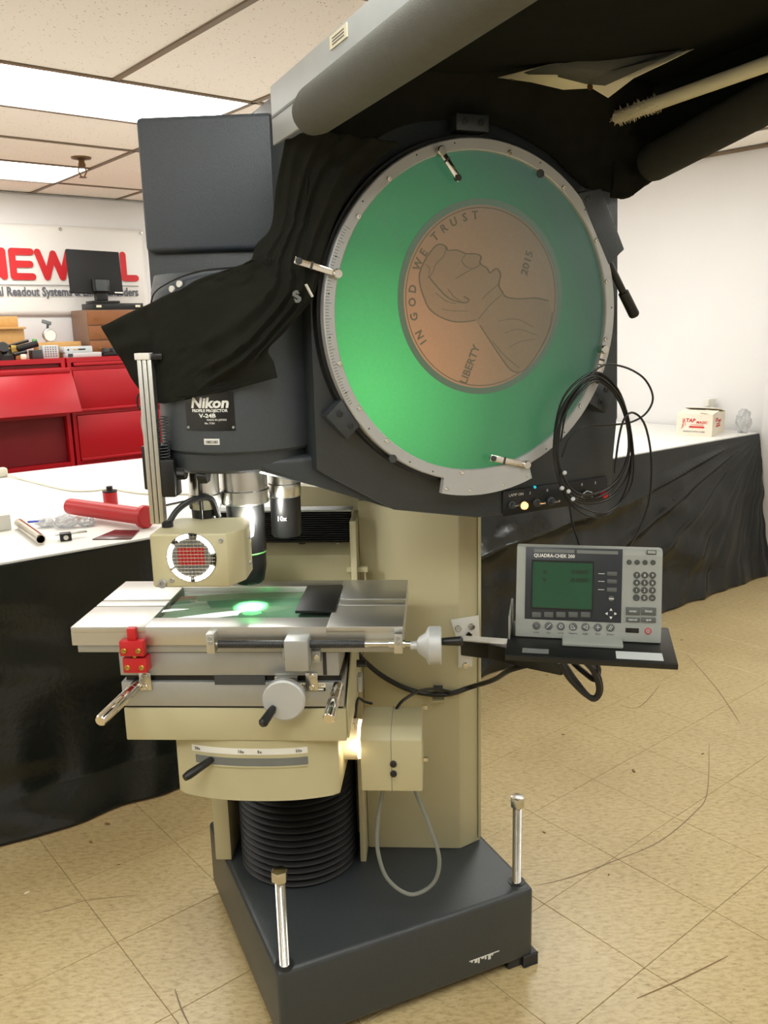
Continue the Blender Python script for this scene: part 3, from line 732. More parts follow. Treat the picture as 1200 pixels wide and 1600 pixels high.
# --- base
base = MB().prism([(0, 0), (.625, 0), (.625, .62), (0, .62)], .022, .207, TM, b=.012, seg=3).build('base', 'hammer_dark', PR)
for a, b in ((.015, .02), (.56, .02), (.015, .53), (.56, .53)):
    MB().box(a, a+.055, b-.012, b+.06, 0, .03, TM, b=.004).build('foot', 'hammer_black', base)
MB().box(.635, .60, .0, .06, 0, .028, TM, b=.003).build('foot', 'hammer_black', base)
mb = MB()
for k in range(7): mb.box(.455+.009*k, .459+.009*k+.003*(k % 2), -.0008, .002, .066-.004*(k % 3), .07, TM)
mb.box(.45, .53, -.0008, .002, .07, .072, TM)
lab(mb.build('paint_chips', 'white_print', base, smooth=False), 'row of chipped pale paint')
for a, b in ((.603, .037), (.021, .019)):
    if a > .3: a = .600
    T = TM @ Tr(a, b, 0)
    MB().lathe([(.02, .206), (.02, .2085), (.012, .2085)], 20, T).build('bolt_collar', 'hammer_black', base)
    pr_ = [(.0102, .2)]
    for q in range(116): pr_ += [(.0108, .2085+q*.0017), (.0098, .2085+q*.0017+.0008)]
    bt = MB().lathe(pr_+[(.0095, .406), (0, .406)], 18, T).build('levelling_bolt', 'steel', base, angle=70)
    MB().prism([(.0175*math.cos(q*PI/3), .0175*math.sin(q*PI/3)) for q in range(6)], .405, .428, T, b=.002).build('hex_head', 'steel', bt)
# --- column
def ms(a, b):   # M plan point -> S plan point
    p = TS.inverted() @ Mp(a, b, 0); return (p.x, p.y)
cp = [(.205, .235), (.437, .235), (.489, .275), ms(.615, .40), ms(.615, .60), ms(.25, .60), (.205, .36)]
colm = MB().prism(cp, .2072, 1.105, TS, b=.003).build('column', 'cream', PR)
MB().prism([(-.185, .30), (.204, .30), (.204, .44), (-.185, .44)], .2072, 1.0, TS, b=.003).build('column_side', 'cream', PR)
MB().box(.4835, .4905, .262, .2745, .22, 1.09, TS @ Tr(0, .004, 0), b=.001).build('seam_flange', 'cream', colm)
MB().box(.190, .2045, .175, .30, .2072, 1.07, TS, b=.002).build('guide_rail', 'cream', PR)
MB().box(-.172, -.132, .175, .30, .2072, .95, TS, b=.002).build('guide_rail', 'cream', PR)
# louvre block above the ledge
MB().prism([(.235, .90), (.262, .90), (.262, 1.0), (.2, .985), (.2, .90)], -.19, .187, TS @ frame(Vector((0, 0, 0)), Vector((0, 1, 0)), ZUP, Vector((1, 0, 0))), b=.002).build('ledge_cover', 'cream', PR)
gr = MB().box(-.19, .183, .268, .298, 1.0, 1.075, TS).build('vent_block', 'black_matte', PR)
for k in range(13): MB().box(-.188, .181, .258, .2685, 1.003+.0054*k, 1.0058+.0054*k, TS).build('fin', 'black_matte', gr, smooth=False)
MB().box(-.19, .187, .255, .298, 1.075, 1.079, TS).build('vent_cap', 'alu_dull', gr)
MB().box(.06, .075, .252, .262, .99, .999, TS).build('clip', 'black', gr); MB().box(.15, .157, .252, .262, .99, .999, TS).build('clip', 'alu', gr)
# travel stop
st = MB().box(.178, .228, .19, .205, .945, .958, TS, b=.002).build('stop_arm', 'cream', PR)
MB().rod(Sp(.216, .197, .90), Sp(.216, .197, .945), .0075).build('stop_rod', 'steel', st)
MB().box(.19, .206, .2, .24, .93, .97, TS, b=.002).build('stop_block', 'cream', st)
# --- bellows
prof = []
nb = 21
for k in range(nb):
    z = .2075+(.57-.2075)*k/nb; h_ = (.57-.2075)/nb
    prof += [(.128, z), (.142, z+h_*.35), (.145, z+h_*.5), (.142, z+h_*.65), (.128, z+h_*.98)]
MB().lathe(prof, 64, TS @ Tr(.036, .207, 0) @ Matrix.Diagonal((1, 1, 1, 1))).build('bellows', 'rubber', PR, angle=60)
# --- knee with curved front
def knee_front(s):   # s1 -> s2 of the front arc
    return -.150+.032*abs((s-.02)/.168)**2.4
arc = [(-.15+.335*k/24, knee_front(-.15+.335*k/24)) for k in range(25)]
knee = MB().prism(arc+[(.188, .12), (-.153, .12)], .566, .698, TS, b=.004).build('knee', 'cream', PR, angle=25)
def knee_band(z0, z1, s0, s1, off, name, mt, zf=None):
    n = 24; mb = MB(); vs_ = []
    for k in range(n+1):
        s = s0+(s1-s0)*k/n; y = knee_front(s)-off; dz = zf(s) if zf else 0
        vs_ += [Sp(s, y, z0+dz), Sp(s, y, z1+dz), Sp(s, y+off+.002, z1+dz), Sp(s, y+off+.002, z0+dz)]
    fs_ = []
    for k in range(n):
        for q in range(4): fs_.append((4*k+q, 4*k+(q+1) % 4, 4*k+4+(q+1) % 4, 4*k+4+q))
    fs_ += [(0, 1, 2, 3), tuple(4*n+q for q in (3, 2, 1, 0))]
    return mb.add(vs_, fs_).build(name, mt, knee)
knee_band(.668, .681, -.112, .125, .0008, 'scale_strip', 'white_print')
knee_band(.642, .660, -.105, .125, .0006, 'lever_slot', 'mid_grey')
knee_band(.640, .643, -.105, .125, .0022, 'slot_lip', 'cream')
for s, tx in ((-.10, '20x'), (-.008, '10x'), (.03, '5x'), (.108, '50x')):
    dy = (knee_front(s+.001)-knee_front(s-.001))/.002
    Tt = TS @ Tr(s, knee_front(s)-.0012, .6715) @ RZ(math.degrees(math.atan(dy))) @ RX(90)
    text('scale_mark', tx, .0088, Tt, 'black_print', knee, 'CENTER')
lv = MB().tube([Sp(-.062, -.13, .655), Sp(-.075, -.15, .652), Sp(-.105, -.185, .643), Sp(-.112, -.194, .641)], [.004, .0075, .009, .007], 14).build('lever', 'black', knee)
# --- stage body
cb = MB().prism([(-.238, -.152), (.206, -.152), (.206, .11), (-.238, .11)], .699, .768, TS, b=.003).build('stage_base', 'cream', PR)
MB().prism([(-.14, .70), (.11, .70), (.11, .886), (.02, .886), (-.145, .775)], .2065, .2095, TS @ frame(Vector((0, 0, 0)), Vector((0, 1, 0)), ZUP, Vector((1, 0, 0))), b=.001).build('side_plate', 'cream', PR)
MB().box(-.236, .20, -.148, .10, .768, .7725, TS).build('gap_shadow', 'black', PR)
sl = MB().box(-.238, .203, -.152, .10, .7725, .824, TS, b=.002).build('lower_saddle', 'alu_dull', PR)
MB().box(-.23, .198, -.143, .10, .824, .8375, TS).build('saddle_gap', 'black', PR)
su = MB().box(-.238, .196, -.152, .10, .8375, .886, TS, b=.002).build('upper_saddle', 'alu_dull', PR)
MB().box(-.05, .05, -.1535, -.148, .819, .8375, TS).build('recess', 'dark_grey', PR)
for k, (a, b, z, q) in enumerate(((.12, .165, .826, .006), (-.21, -.178, .826, .008))):
    c = MB().box(a+.01, a+.034, -.156, -.152, .808, .845, TS, b=.001).build('saddle_clip', 'steel', PR)
    screw(TS @ Tr(a+.022, -.156, .838) @ RX(90), .006, .003, 'steel', c); screw(TS @ Tr(a+.022, -.156, .815) @ RX(90), .006, .003, 'steel', c)
# --- stage plate with window and T-slots
zt, zb = .943, .906
mb = MB(); yF, yBk = -.166, .138
for s in (-1, 1):
    x0, x1 = (-.322, -.176) if s < 0 else (.176, .322)
    for y0, y1 in ((yF, -.0425), (-.0365, -.0035), (.0025, yBk)): mb.box(x0, x1, y0, y1, zt-.011, zt, TS, b=.0008)
    mb.box(x0, x1, yF, yBk, zb, zt-.011, TS)
for y0, y1 in ((yF, -.112), (.091, yBk)): mb.box(-.176, .176, y0, y1, zb, zt, TS, b=.0008)
sp_ = mb.build('stage_plate', 'alu', PR)
MB().box(-.316, .316, yF+.008, yBk-.006, .888, .9058, TS, b=.002).build('stage_lip', 'alu_dull', PR)
MB().box(-.172, .172, -.108, .087, .9063, .9315, TS).build('window_floor', 'case_grey', PR)
MB().box(-.1752, .1752, -.1112, .0902, .934, .9405, TS, b=.0006).build('stage_glass', 'glass', PR)
mb = MB()
for q in ((-.176, -.172, -.112, .091), (.172, .176, -.112, .091), (-.172, .172, -.112, -.108), (-.172, .172, .087, .091)): mb.box(*q, .926, .934, TS)
mb.build('glass_ledge', 'dark_grey', PR, smooth=False)
# lead screw
ls = MB().rod(Sp(-.03, -.181, .914), Sp(.25, -.181, .914), .0075, 20).build('lead_screw', 'hammer_black', PR)
mb = MB(); mb.tube([Sp(-.0+q*.0012, -.181+math.cos(q*1.2)*.0078, .914+math.sin(q*1.2)*.0078) for q in range(205)], .0008, 4); mb.build('thread', 'dark_grey', ls)
MB().rod(Sp(-.05, -.181, .914), Sp(-.03, -.181, .914), .004).build('screw_end', 'steel', ls)
MB().rod(Sp(.25, -.181, .914), Sp(.345, -.181, .914), .005).build('shaft', 'steel', ls)
MB().rod(Sp(.296, -.181, .914), Sp(.326, -.181, .914), .008).build('bushing', 'steel', ls)
for s in (-.042, .3135):
    br = MB().box(s-.008, s+.008, -.193, -.166, .899, .938, TS, b=.0015).build('screw_bracket', 'alu', PR)
    for z in (.921, .9305): screw(TS @ Tr(s, -.193, z) @ RX(90), .0045, .002, 'alu_dull', br)
nb_ = MB().box(.10, .146, -.206, -.152, .868, .93, TS, b=.004).build('nut_housing', 'alu_dull', PR)
MB().box(.09, .10, -.17, -.152, .872, .905, TS, b=.001).build('side_ear', 'alu_dull', nb_); MB().box(.146, .163, -.17, -.152, .872, .895, TS, b=.001).build('side_ear', 'alu_dull', nb_)
screw(TS @ Tr(.155, -.17, .883) @ RX(90), .005, .002, 'steel', nb_); screw(TS @ Tr(.095, -.17, .88) @ RX(90), .0035, .002, 'steel', nb_)
MB().box(.165, .172, -.154, -.15, .84, .886, TS).build('wiper', 'hammer_black', PR)
# X handwheel
hw = MB().lathe([(.0, .0), (.008, 0), (.009, .012), (.016, .016), (.024, .028), (.034, .033), (.036, .035), (.036, .056), (.034, .058), (0, .058)], 40, TS @ Tr(.336, -.181, .911) @ RY(90)).build('handwheel', 'ring_grey', PR)
MB().tube([Sp(.391, -.19, .921), Sp(.396, -.19, .922), Sp(.43, -.192, .924), Sp(.434, -.192, .924)], [.0055, .007, .009, .006], 14).build('crank_knob', 'black', hw)
# Y handwheel
hw = MB().lathe([(0, -.0), (.012, 0), (.014, .02), (.041, .024), (.0415, .038), (.038, .041), (0, .041)], 44, TS @ Tr(.092, -.152, .803) @ RX(90)).build('handwheel', 'ring_grey', PR)
MB().tube([Sp(.072, -.193, .79), Sp(.07, -.2, .787), Sp(.058, -.228, .775), Sp(.056, -.232, .773)], [.006, .008, .0095, .006], 14).build('crank_knob', 'black', hw)
MB().box(.07, .115, -.16, -.15, .826, .838, TS, b=.001).build('wheel_bracket', 'steel', PR)
# push rods
for a, b in (((-.205, -.152, .818), (-.235, -.275, .800)), ((.192, -.152, .815), (.186, -.255, .797))):
    A_, B_ = Sp(*a), Sp(*b); d = (B_-A_).normalized()
    rd = MB().tube([A_, A_+d*.004, B_-d*.003, B_], [.0115, .0115, .0115, .0095], 20).build('push_rod', 'chrome', PR)
    mb = MB(); L_ = (B_-A_).length
    for q in range(3): MB().tube([A_+d*(.02+.03*q), A_+d*(.021+.03*q)], .0119, 20).build('groove_ring', 'alu_dull', rd)
# red clamps
for (x0, x1, z0, z1, y) in ((-.222, -.175, .890, .921, -.185), (-.221, -.174, .853, .884, -.178)):
    rc = MB().box(x0, x1, y, -.150 if z0 < .88 else -.166, z0, z1, TS, b=.002).build('red_clamp', 'red_tool', PR)
    for q in (.009, .037): screw(TS @ Tr(x0+q, y, z0+.012) @ RX(90), .0055, .003, 'brass', rc)
rc = MB().box(-.207, -.19, -.18, -.166, .921, .945, TS, b=.002).build('red_stop', 'red_tool', PR)
MB().box(-.2, -.194, -.176, -.168, .883, .891, TS).build('clamp_pin', 'brass', PR)
# stage plate label
lb_ = MB().box(.118, .168, -.1528, -.152, .806, .822, TS).build('stage_label', 'paper', PR)
MB().box(.118, .168, -.1531, -.1528, .8062, .8132, TS).build('label_band', 'black_print', lb_)
MB().box(.142, .164, -.1534, -.1531, .808, .8115, TS).build('label_number', 'white_print', lb_)
Tl = TS @ RX(90)
text('label_text', 'Nikon', .0085, TS @ Tr(.121, -.153, .8145) @ RX(90), 'black_print', lb_, bold=.0002, shear=.2)
text('label_text', '200V', .0065, TS @ Tr(.121, -.1532, .8075) @ RX(90), 'white_print', lb_, bold=.0001)
text('label_text', 'NIPPON KOGAKU', .0026, TS @ Tr(.145, -.153, .8185) @ RX(90), 'black_print', lb_)
text('label_text', 'JAPAN', .0026, TS @ Tr(.152, -.153, .8150) @ RX(90), 'black_print', lb_)
# --- transmitted lamp house on the right of the knee
lh = MB().prism([(-.075, .546), (.055, .546), (.06, .552), (.06, .66), (.045, .682), (-.05, .682), (-.075, .662)], .224, .352, TS @ frame(Vector((0, 0, 0)), Vector((0, 1, 0)), ZUP, Vector((1, 0, 0))), b=.004).build('lamp_house', 'cream', PR)
MB().prism([(-.0757, .5455), (.0557, .5455), (.0607, .552), (.0607, .66), (.0455, .6827), (-.0505, .6827), (-.0757, .662)], .2875, .2885, TS @ frame(Vector((0, 0, 0)), Vector((0, 1, 0)), ZUP, Vector((1, 0, 0)))).build('seam', 'mid_grey', lh)
for z in (.61, .588): MB().lathe([(.007, 0), (.007, .004), (.004, .006), (0, .006)], 14, TS @ Tr(.292, -.075, z) @ RX(90)).build('vent_plug', 'black', lh)
MB().rod(Sp(.18, -.01, .632), Sp(.215, -.01, .632), .043, 28).build('condenser_tube', 'paper', PR)
MB().lathe([(.0025, 0), (.0025, .012), (0, .012)], 8, TS @ Tr(.21, -.05, .676)).build('tube_screw', 'steel', PR)
MB().rod(Sp(.215, -.01, .632), Sp(.224, -.01, .632), .041, 28).build('condenser_light', 'lamp_warm', PR)
for z in (.675, .55): MB().box(.352, .362, .045, .052, z, z+.008, TS).build('latch', 'steel', lh)
MB().rod(Sp(.21, .05, .78), Sp(.23, .05, .78), .008).build('focus_knob', 'black', PR)
MB().box(.2095, .22, .045, .075, .715, .75, TS, b=.002).build('limit_switch', 'alu_dull', PR)
# --- head: drum, housing, slab
DZ0 = 1.272
dr = MB().lathe([(.0, DZ0), (.150, DZ0), (.157, DZ0+.006), (.158, DZ0+.01), (.158, 1.57), (.150, 1.60), (0, 1.60)], 64, TS).build('nose_drum', 'hammer', PR)
MB().lathe([(.0, 1.236), (.145, 1.236), (.150, 1.242), (.151, DZ0), (0, DZ0)], 64, TS @ Tr(-.003, 0, 0)).build('turret_housing', 'hammer_dark', PR)
MB().prism([(-.190, .075), (.08, .075), (.08, .30), (-.190, .30)], 1.50, 1.66, TS, b=.002).build('neck_housing', 'hammer_dark', PR)
MB().prism([(-.188, .055), (.082, .055), (.088, .068), (.088, .36), (-.188, .36)], 1.653, 1.905, TS, b=.01, seg=3).build('mirror_housing', 'hammer', PR)
slab = [(.14, 1.235), (.30, 1.14), (.49, 1.102), (.836, 1.102), (.836, 1.272), (.848, 1.285), (.832, 1.60), (.825, 1.93), (.14, 1.93)]
slb = MB().prism(slab, -.52, -.03, frame(TM @ Vector((0, 0, 0)), E1, ZUP, -E2), b=.006).build('screen_housing', 'hammer_dark', PR)
# fairing between drum and screen housing, and the arm under it
fr_ = []
for k in range(9):
    a = k/8; fr_.append((.142+.11*a**1.0, -.05-.07*math.sin(PI/2*a)*0-.075*a))
MB().prism([(.03, 1.236), (.145, 1.20), (.30, 1.14), (.49, 1.102), (.60, 1.102), (.60, 1.26), (.03, 1.26)], -.42, -.055, frame(TM @ Vector((0, 0, 0)), E1, ZUP, -E2), b=.012, seg=3).build('support_arm', 'hammer_dark', PR)
MB().lathe([(.006, 1.215), (.006, 1.24), (0, 1.24)], 10, TS @ Tr(.133, -.06, 0)).build('turret_pin', 'steel', PR)
# nameplate on the drum (curved)
def drum_patch(s0, s1, z0, z1, r, name, mt, parent):
    n = 16; vs_ = []
    for k in range(n+1):
        s = s0+(s1-s0)*k/n; an = s/.158
        for rr, z in ((r, z0), (r, z1)): vs_.append(Sp(rr*math.sin(an), -rr*math.cos(an), z))
        for rr, z in ((.1575, z1), (.1575, z0)): vs_.append(Sp(rr*math.sin(an), -rr*math.cos(an), z))
    fs_ = []
    for k in range(n):
        for q in range(4): fs_.append((4*k+q, 4*k+(q+1) % 4, 4*k+4+(q+1) % 4, 4*k+4+q))
    fs_ += [(0, 1, 2, 3), tuple(4*n+q for q in (3, 2, 1, 0))]
    return MB().add(vs_, fs_).build(name, mt, parent)
def drum_text(tx, s, z, size, mt, parent, align='CENTER', bold=0, shear=0, sx=1.0):
    o = text('nameplate_text', tx, size, Matrix.Identity(4), mt, parent, align, bold, shear, sx)
    for v in o.data.vertices:
        p = v.co+ORG[parent.name]
        an = (s+p.x)/.158; rr = .1592+p.z
        v.co = Sp(rr*math.sin(an), -rr*math.cos(an), z+p.y)-ORG[parent.name]
    return o
s_off = -.022
np_ = drum_patch(s_off-.052, s_off+.045, 1.318, 1.388, .1588, 'nameplate', 'black_gloss', dr)
drum_text('Nikon', s_off-.002, 1.3605, .026, 'white_print', np_, bold=.0009, shear=.18, sx=1.12)
drum_text('PROFILE PROJECTOR', s_off-.002, 1.3525, .0074, 'white_print', np_, bold=.0002, sx=1.0)
drum_text('V-24B', s_off-.006, 1.3425, .010, 'white_print', np_, bold=.0003, sx=1.3)
drum_text('MADE IN JAPAN', s_off+.030, 1.3365, .0052, 'white_print', np_, 'RIGHT', sx=1.0)
drum_text('No. 77201', s_off-.002, 1.3305, .0046, 'white_print', np_, sx=1.0)
stk = drum_patch(s_off-.016, s_off+.014, 1.2925, 1.3035, .1588, 'asset_sticker', 'white_print', dr)
drum_text('1002183', s_off-.001, 1.295, .0078, 'black_print', stk, sx=.9)
for s in (-.048, .041): screw(TS @ RZ(math.degrees((s_off+s)/.158)) @ Tr(0, -.1588, 1.324) @ RX(90), .0025, .0012, 'alu_dull', np_)
mb = MB(); mb.tube(crom([Sp(*p) for p in ((-.15, -.06, 1.53), (-.125, -.11, 1.565), (-.08, -.145, 1.585), (-.02, -.162, 1.6), (.05, -.16, 1.605))], 6), .0016, 6)
mb.build('edge_bead', 'black', dr)
for s, z in ((-.085, 1.572), (-.066, 1.58)): MB().lathe([(.006, 0), (.006, .004), (0, .005)], 12, TS @ RZ(math.degrees(s/.158)) @ Tr(0, -.158, z) @ RX(90)).build('white_cap', 'white_plastic', dr)
# --- lens turret
def lens(cx, cy, r, name):
    T = TS @ Tr(cx, cy, 0)
    l = MB().lathe([(r*.93, 1.236), (r*.93, 1.184), (r*1.0, 1.182), (r*1.0, 1.158), (r*.95, 1.155), (0, 1.155)][::-1], 40, T).build(name, 'turret', PR)
    return l, T
l, T = lens(-.002, -.01, .051, 'lens_mount')
brl = MB().lathe([(0, .985), (.026, .985), (.031, .99), (.037, 1.02), (.0372, 1.05), (.0385, 1.051), (.0385, 1.155), (0, 1.155)], 40, T).build('objective_barrel', 'black', l)
MB().lathe([(.0385, 1.05), (.0390, 1.051), (.0390, 1.0525), (.0385, 1.0535)], 40, T).build('ring_mark', 'green_tape', l)
MB().lathe([(0, .9838), (.02, .9838), (.022, .985), (0, .985)], 24, T).build('front_element', 'lens_green', l)
l, T = lens(-.070, -.06, .032, 'lens_mount')
MB().lathe([(0, 1.12), (.027, 1.12), (.028, 1.155), (0, 1.155)], 32, T).build('blank_cap', 'black', l)
l, T = lens(.070, .05, .034, 'lens_mount')
MB().lathe([(0, 1.07), (.029, 1.07), (.032, 1.075), (.032, 1.155), (0, 1.155)], 36, T).build('objective_barrel', 'black', l)
text('lens_mark', '10x', .014, T @ Tr(-.014, -.033, 1.108) @ RX(90), 'white_print', l, depth=.0006)
# --- reflected-light box in front of the lens
ib = MB().prism([(-.136, -.21), (.006, -.21), (.029, -.165), (.027, -.10), (.012, -.072), (-.118, -.072), (-.136, -.09)], 1.036, 1.137, TS, b=.003, seg=1).build('illuminator_box', 'cream', PR)
Tg = TS @ Tr(-.06, -.2105, 1.093) @ RX(90)
MB().lathe([(.046, 0), (.046, .0012), (0, .0012)], 40, Tg).build('vent_opening', 'black', ib)
ga = MB()
for a0, a1 in ((.2, 1.25), (1.65, 2.2), (2.5, 3.6), (3.7, 4.6), (4.8, 5.9)):
    ga.lathe([(.037, .0014), (.045, .0014), (.045, .0022), (.037, .0022), (.037, .0014)], 12, Tg, a0, a1)
lab(ga.build('lamp_glow', 'lamp_white', ib, smooth=False), 'white lamp light glowing around the fan rim')
MB().lathe([(.037, .0015), (0, .0016)], 32, Tg).build('fan_hub', 'mid_grey', ib)
MB().box(-.024, .024, -.014, .02, .0016, .0022, Tg).build('fan_label', 'red_tool', ib)
for k in range(-6, 7):
    q = k*.0066; hl = math.sqrt(max(.0445**2-q*q, 0))
    MB().tube([Tg @ Vector((q, -hl, .0034)), Tg @ Vector((q, hl, .0034))], .0006, 5).build('guard_wire', 'steel', ib)
    MB().tube([Tg @ Vector((-hl, q, .0040)), Tg @ Vector((hl, q, .0040))], .0006, 5).build('guard_wire', 'steel', ib)
for s, z, r in ((-.118, 1.044, .0085), (-.1, 1.05, .0045), (-.004, 1.125, .0045)): screw(TS @ Tr(s, -.21, z) @ RX(90), r, .006 if r > .006 else .002, 'alu_dull', ib)
for y, z in ((-.13, 1.11), (-.13, 1.06)): screw(TS @ Tr(.028, y, z) @ RY(90), .004, .003, 'alu_dull', ib)
MB().tube([Sp(-.14, -.16, 1.09), Sp(-.15, -.16, 1.09)], .006, 12).build('side_knob', 'steel', ib)
MB().rod(Sp(.022, -.085, 1.135), Sp(.014, -.062, 1.10), .010, 16).build('glare_rod', 'lamp_white', ib)  # glowing rod added to give the glare between box and lens
# post
po = MB()
for dx in (-.0095, .0, .0095): po.box(-.147+dx-.004, -.147+dx+.004, -.128, -.108, 1.137, 1.448, TS, b=.001)
po.box(-.158, -.136, -.12, -.114, 1.137, 1.448, TS)
po = po.build('post', 'alu', PR)
MB().box(-.164, -.136, -.13, -.106, 1.448, 1.46, TS, b=.001).build('post_cap', 'white_plastic', po)
MB().box(-.134, -.112, -.128, -.108, 1.447, 1.459, TS, b=.003).build('cap_knob', 'black', po)
cl = MB().box(-.175, -.135, -.105, -.06, 1.20, 1.285, TS, b=.003).build('clamp_block', 'black', PR)
MB().box(-.132, -.105, -.132, -.09, 1.19, 1.262, TS, b=.003).build('clamp_half', 'black', PR)
def star(T, r, h, name, par):
    MB().prism([((r if k % 2 else r*.78)*math.cos(k*PI/7), (r if k % 2 else r*.78)*math.sin(k*PI/7)) for k in range(14)], 0, h, T, b=.0015).build(name, 'black', par)
star(TS @ Tr(-.105, -.11, 1.235) @ RY(90), .016, .016, 'star_knob', cl)
MB().rod(Sp(-.09, -.11, 1.235), Sp(-.06, -.11, 1.235), .003).build('clamp_screw', 'steel', cl)
star(TS @ Tr(-.064, -.11, 1.235) @ RY(90), .024, .018, 'star_knob', cl)
mb = MB(); mb.tube([Sp(-.124+math.cos(q*.7)*.009, -.118+math.sin(q*.7)*.009, 1.262+q*.00062) for q in range(130)], .0012, 5)
mb.build('coil_spring', 'dark_grey', po)
MB().tube(crom([Sp(*p) for p in ((-.166, -.09, 1.285), (-.172, -.09, 1.33), (-.163, -.09, 1.355), (-.152, -.09, 1.33), (-.15, -.09, 1.285))], 5), .004, 8).build('hose_loop', 'alu_dull', cl)
MB().tube(crom([Sp(*p) for p in ((-.165, -.09, 1.352), (-.178, -.09, 1.358), (-.178, -.09, 1.378), (-.165, -.09, 1.388))], 5), .0018, 6).build('hook', 'black', cl)
o = MB().tube(crom([Sp(*p) for p in ((-.12, -.15, 1.14), (-.105, -.13, 1.165), (-.08, -.11, 1.18), (-.05, -.09, 1.178), (-.04, -.08, 1.14))], 6), .006, 10).build('lamp_cable', 'cable', ib)
MB().lathe([(.011, 1.136), (.011, 1.145), (.006, 1.149)], 14, TS @ Tr(-.12, -.15, 0)).build('cable_gland', 'black', ib)
MB().rod(Sp(-.068, -.1, 1.14), Sp(-.068, -.1, 1.215), .003).build('support_rod', 'black', ib)
# --- screen
TSI = TSC.inverted()
def sl_(x, y, z=0.0):
    p = TSI @ onM(x, y, -.005-z); return (p.x, p.y)
ringp = [(.300, -.02), (.300, .004), (.302, .006), (.320, .006), (.322, .004), (.322, -.02), (.300, -.02)]
ring = MB().lathe(ringp, 96, TSC).build('screen_ring', 'ring_grey', PR)
MB().lathe([(.322, -.034), (.329, -.034), (.329, -.012), (.322, -.012)], 96, TSC).build('ring_seal', 'black', ring)
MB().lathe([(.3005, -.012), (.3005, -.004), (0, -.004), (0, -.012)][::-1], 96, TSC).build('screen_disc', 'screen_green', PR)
a0, a1 = R(255), R(291)
pl = [(.318*math.cos(a0+(a1-a0)*k/12), .318*math.sin(a0+(a1-a0)*k/12)) for k in range(13)]
pl2 = [(.352*math.cos(a0+.01+(a1-a0-.02)*k/12), .352*math.sin(a0+.01+(a1-a0-.02)*k/12)) for k in range(13)][::-1]
vb = MB().prism(pl+pl2, -.006, .0065, TSC).build('vernier_plate', 'ring_grey', ring)
for a in (257, 266, 279, 289): screw(TSC @ Tr(.342*math.cos(R(a)), .342*math.sin(R(a)), .0065), .0035, .0015, 'steel', vb)
mb = MB()
for k in range(60):
    a = R(150+1.0*k); T = TSC @ RZ(150+1.0*k)
    mb.box(.3125 if k % 5 else .308, .3195, -.00035, .00035, .006, .0063, T)
mb.build('degree_scale', 'black_print', ring, smooth=False)
# rim screws and clips round the glass
for a in (78, 52, 28, 12, 350, 322, 262, 228, 212, 195, 128, 145):
    T = TSC @ Tr(.3055*math.cos(R(a)), .3055*math.sin(R(a)), .006)
    s_ = screw(T, .0048, .003, 'steel', ring, 'rim_screw')
for a in (100, 115, 140, 160, 172, 186, 205, 220, 240, 250, 300, 310, 335, 2, 40, 65):
    MB().lathe([(.0016, .006), (.0016, .0064), (0, .0064)], 8, TSC @ Tr(.314*math.cos(R(a)), .314*math.sin(R(a)), 0)).build('ring_hole', 'black', ring)
for x, y in ((612, 716), (842, 272)):
    q = sl_(x, y); MB().lathe([(.008, .004), (.008, .0068), (0, .0068)], 18, TSC @ Tr(q[0]*1.0, q[1], 0)).build('ring_stud', 'dark_grey', ring)
# spring clips
def clip(pa, pb, big):
    a = Vector(sl_(*pa, .012)); b = Vector(sl_(*pb, .012)); d = b-a; L_ = d.length; an = math.degrees(math.atan2(d.y, d.x))
    T = TSC @ Tr(a.x, a.y, 0) @ RZ(an)
    c = MB().prism([(-.007, -.0065), (L_+.006, -.0055), (L_+.006, .0055), (-.007, .0065)], .012, .0145, T, b=.001).build('screen_clip', 'chrome', ring)
    MB().lathe([(.009, .002), (.009, .017), (.0075, .019), (0, .019)], 18, T @ Tr(L_ if big else 0, 0, 0)).build('clip_post', 'steel', c)
    MB().lathe([(.006, .008), (.006, .017), (0, .018)], 14, T @ Tr(0 if big else L_, 0, 0)).build('clip_pad', 'dark_grey', c)
    MB().box(L_*.3, L_*.36, -.007, .007, .0143, .015, T).build('clip_band', 'dark_grey', c)
clip((689, 236), (715, 278), False)
clip((466, 408), (527, 428), True)
clip((943, 546), (932, 595), False)
clip((770, 716), (822, 726), True)
# coin picture
cc = sl_(749.5, 461, -.004); CR = .184
ccx = (sl_(621, 460, -.004)[0]+sl_(878, 460, -.004)[0])/2; ccy = (sl_(735, 308, -.004)[1]+sl_(745, 617, -.004)[1])/2
TC = TSC @ Tr(ccx, ccy, -.0034)
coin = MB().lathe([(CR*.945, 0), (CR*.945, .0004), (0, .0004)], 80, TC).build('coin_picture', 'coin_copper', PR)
lab(coin, 'projected picture of a copper coin with a profile bust')
MB().lathe([(CR*.935, .0004), (CR*.935, .0009), (CR, .0009), (CR, 0)], 80, TC).build('coin_rim', 'coin_rim', coin)
MB().lathe([(CR*.905, .0004), (CR*.905, .0006), (CR*.915, .0006), (CR*.915, .0004)], 80, TC).build('coin_bead', 'coin_line', coin)
TCI = TC.inverted()
def cl_(X, Y):
    p = TCI @ onM(560+X/3.158, 280+Y/3.158, -.0015); return (p.x, p.y)
bust = [(575, 695), (540, 702), (470, 703), (400, 678), (350, 640), (325, 590), (305, 530), (300, 470), (322, 410), (352, 362), (392, 322), (430, 332), (442, 352), (485, 350), (530, 368), (572, 368), (604, 382), (598, 415), (632, 438), (648, 462), (680, 440), (700, 470), (692, 520), (706, 552), (732, 582), (800, 590), (870, 586), (935, 600)]
bl = [tuple(p) for p in [v[:2] for v in crom([cl_(*b)+(0,) for b in bust], 4)]]
low = [(955, 660), (940, 740), (895, 840), (835, 925), (795, 952), (750, 940), (700, 875), (640, 785), (600, 722)]
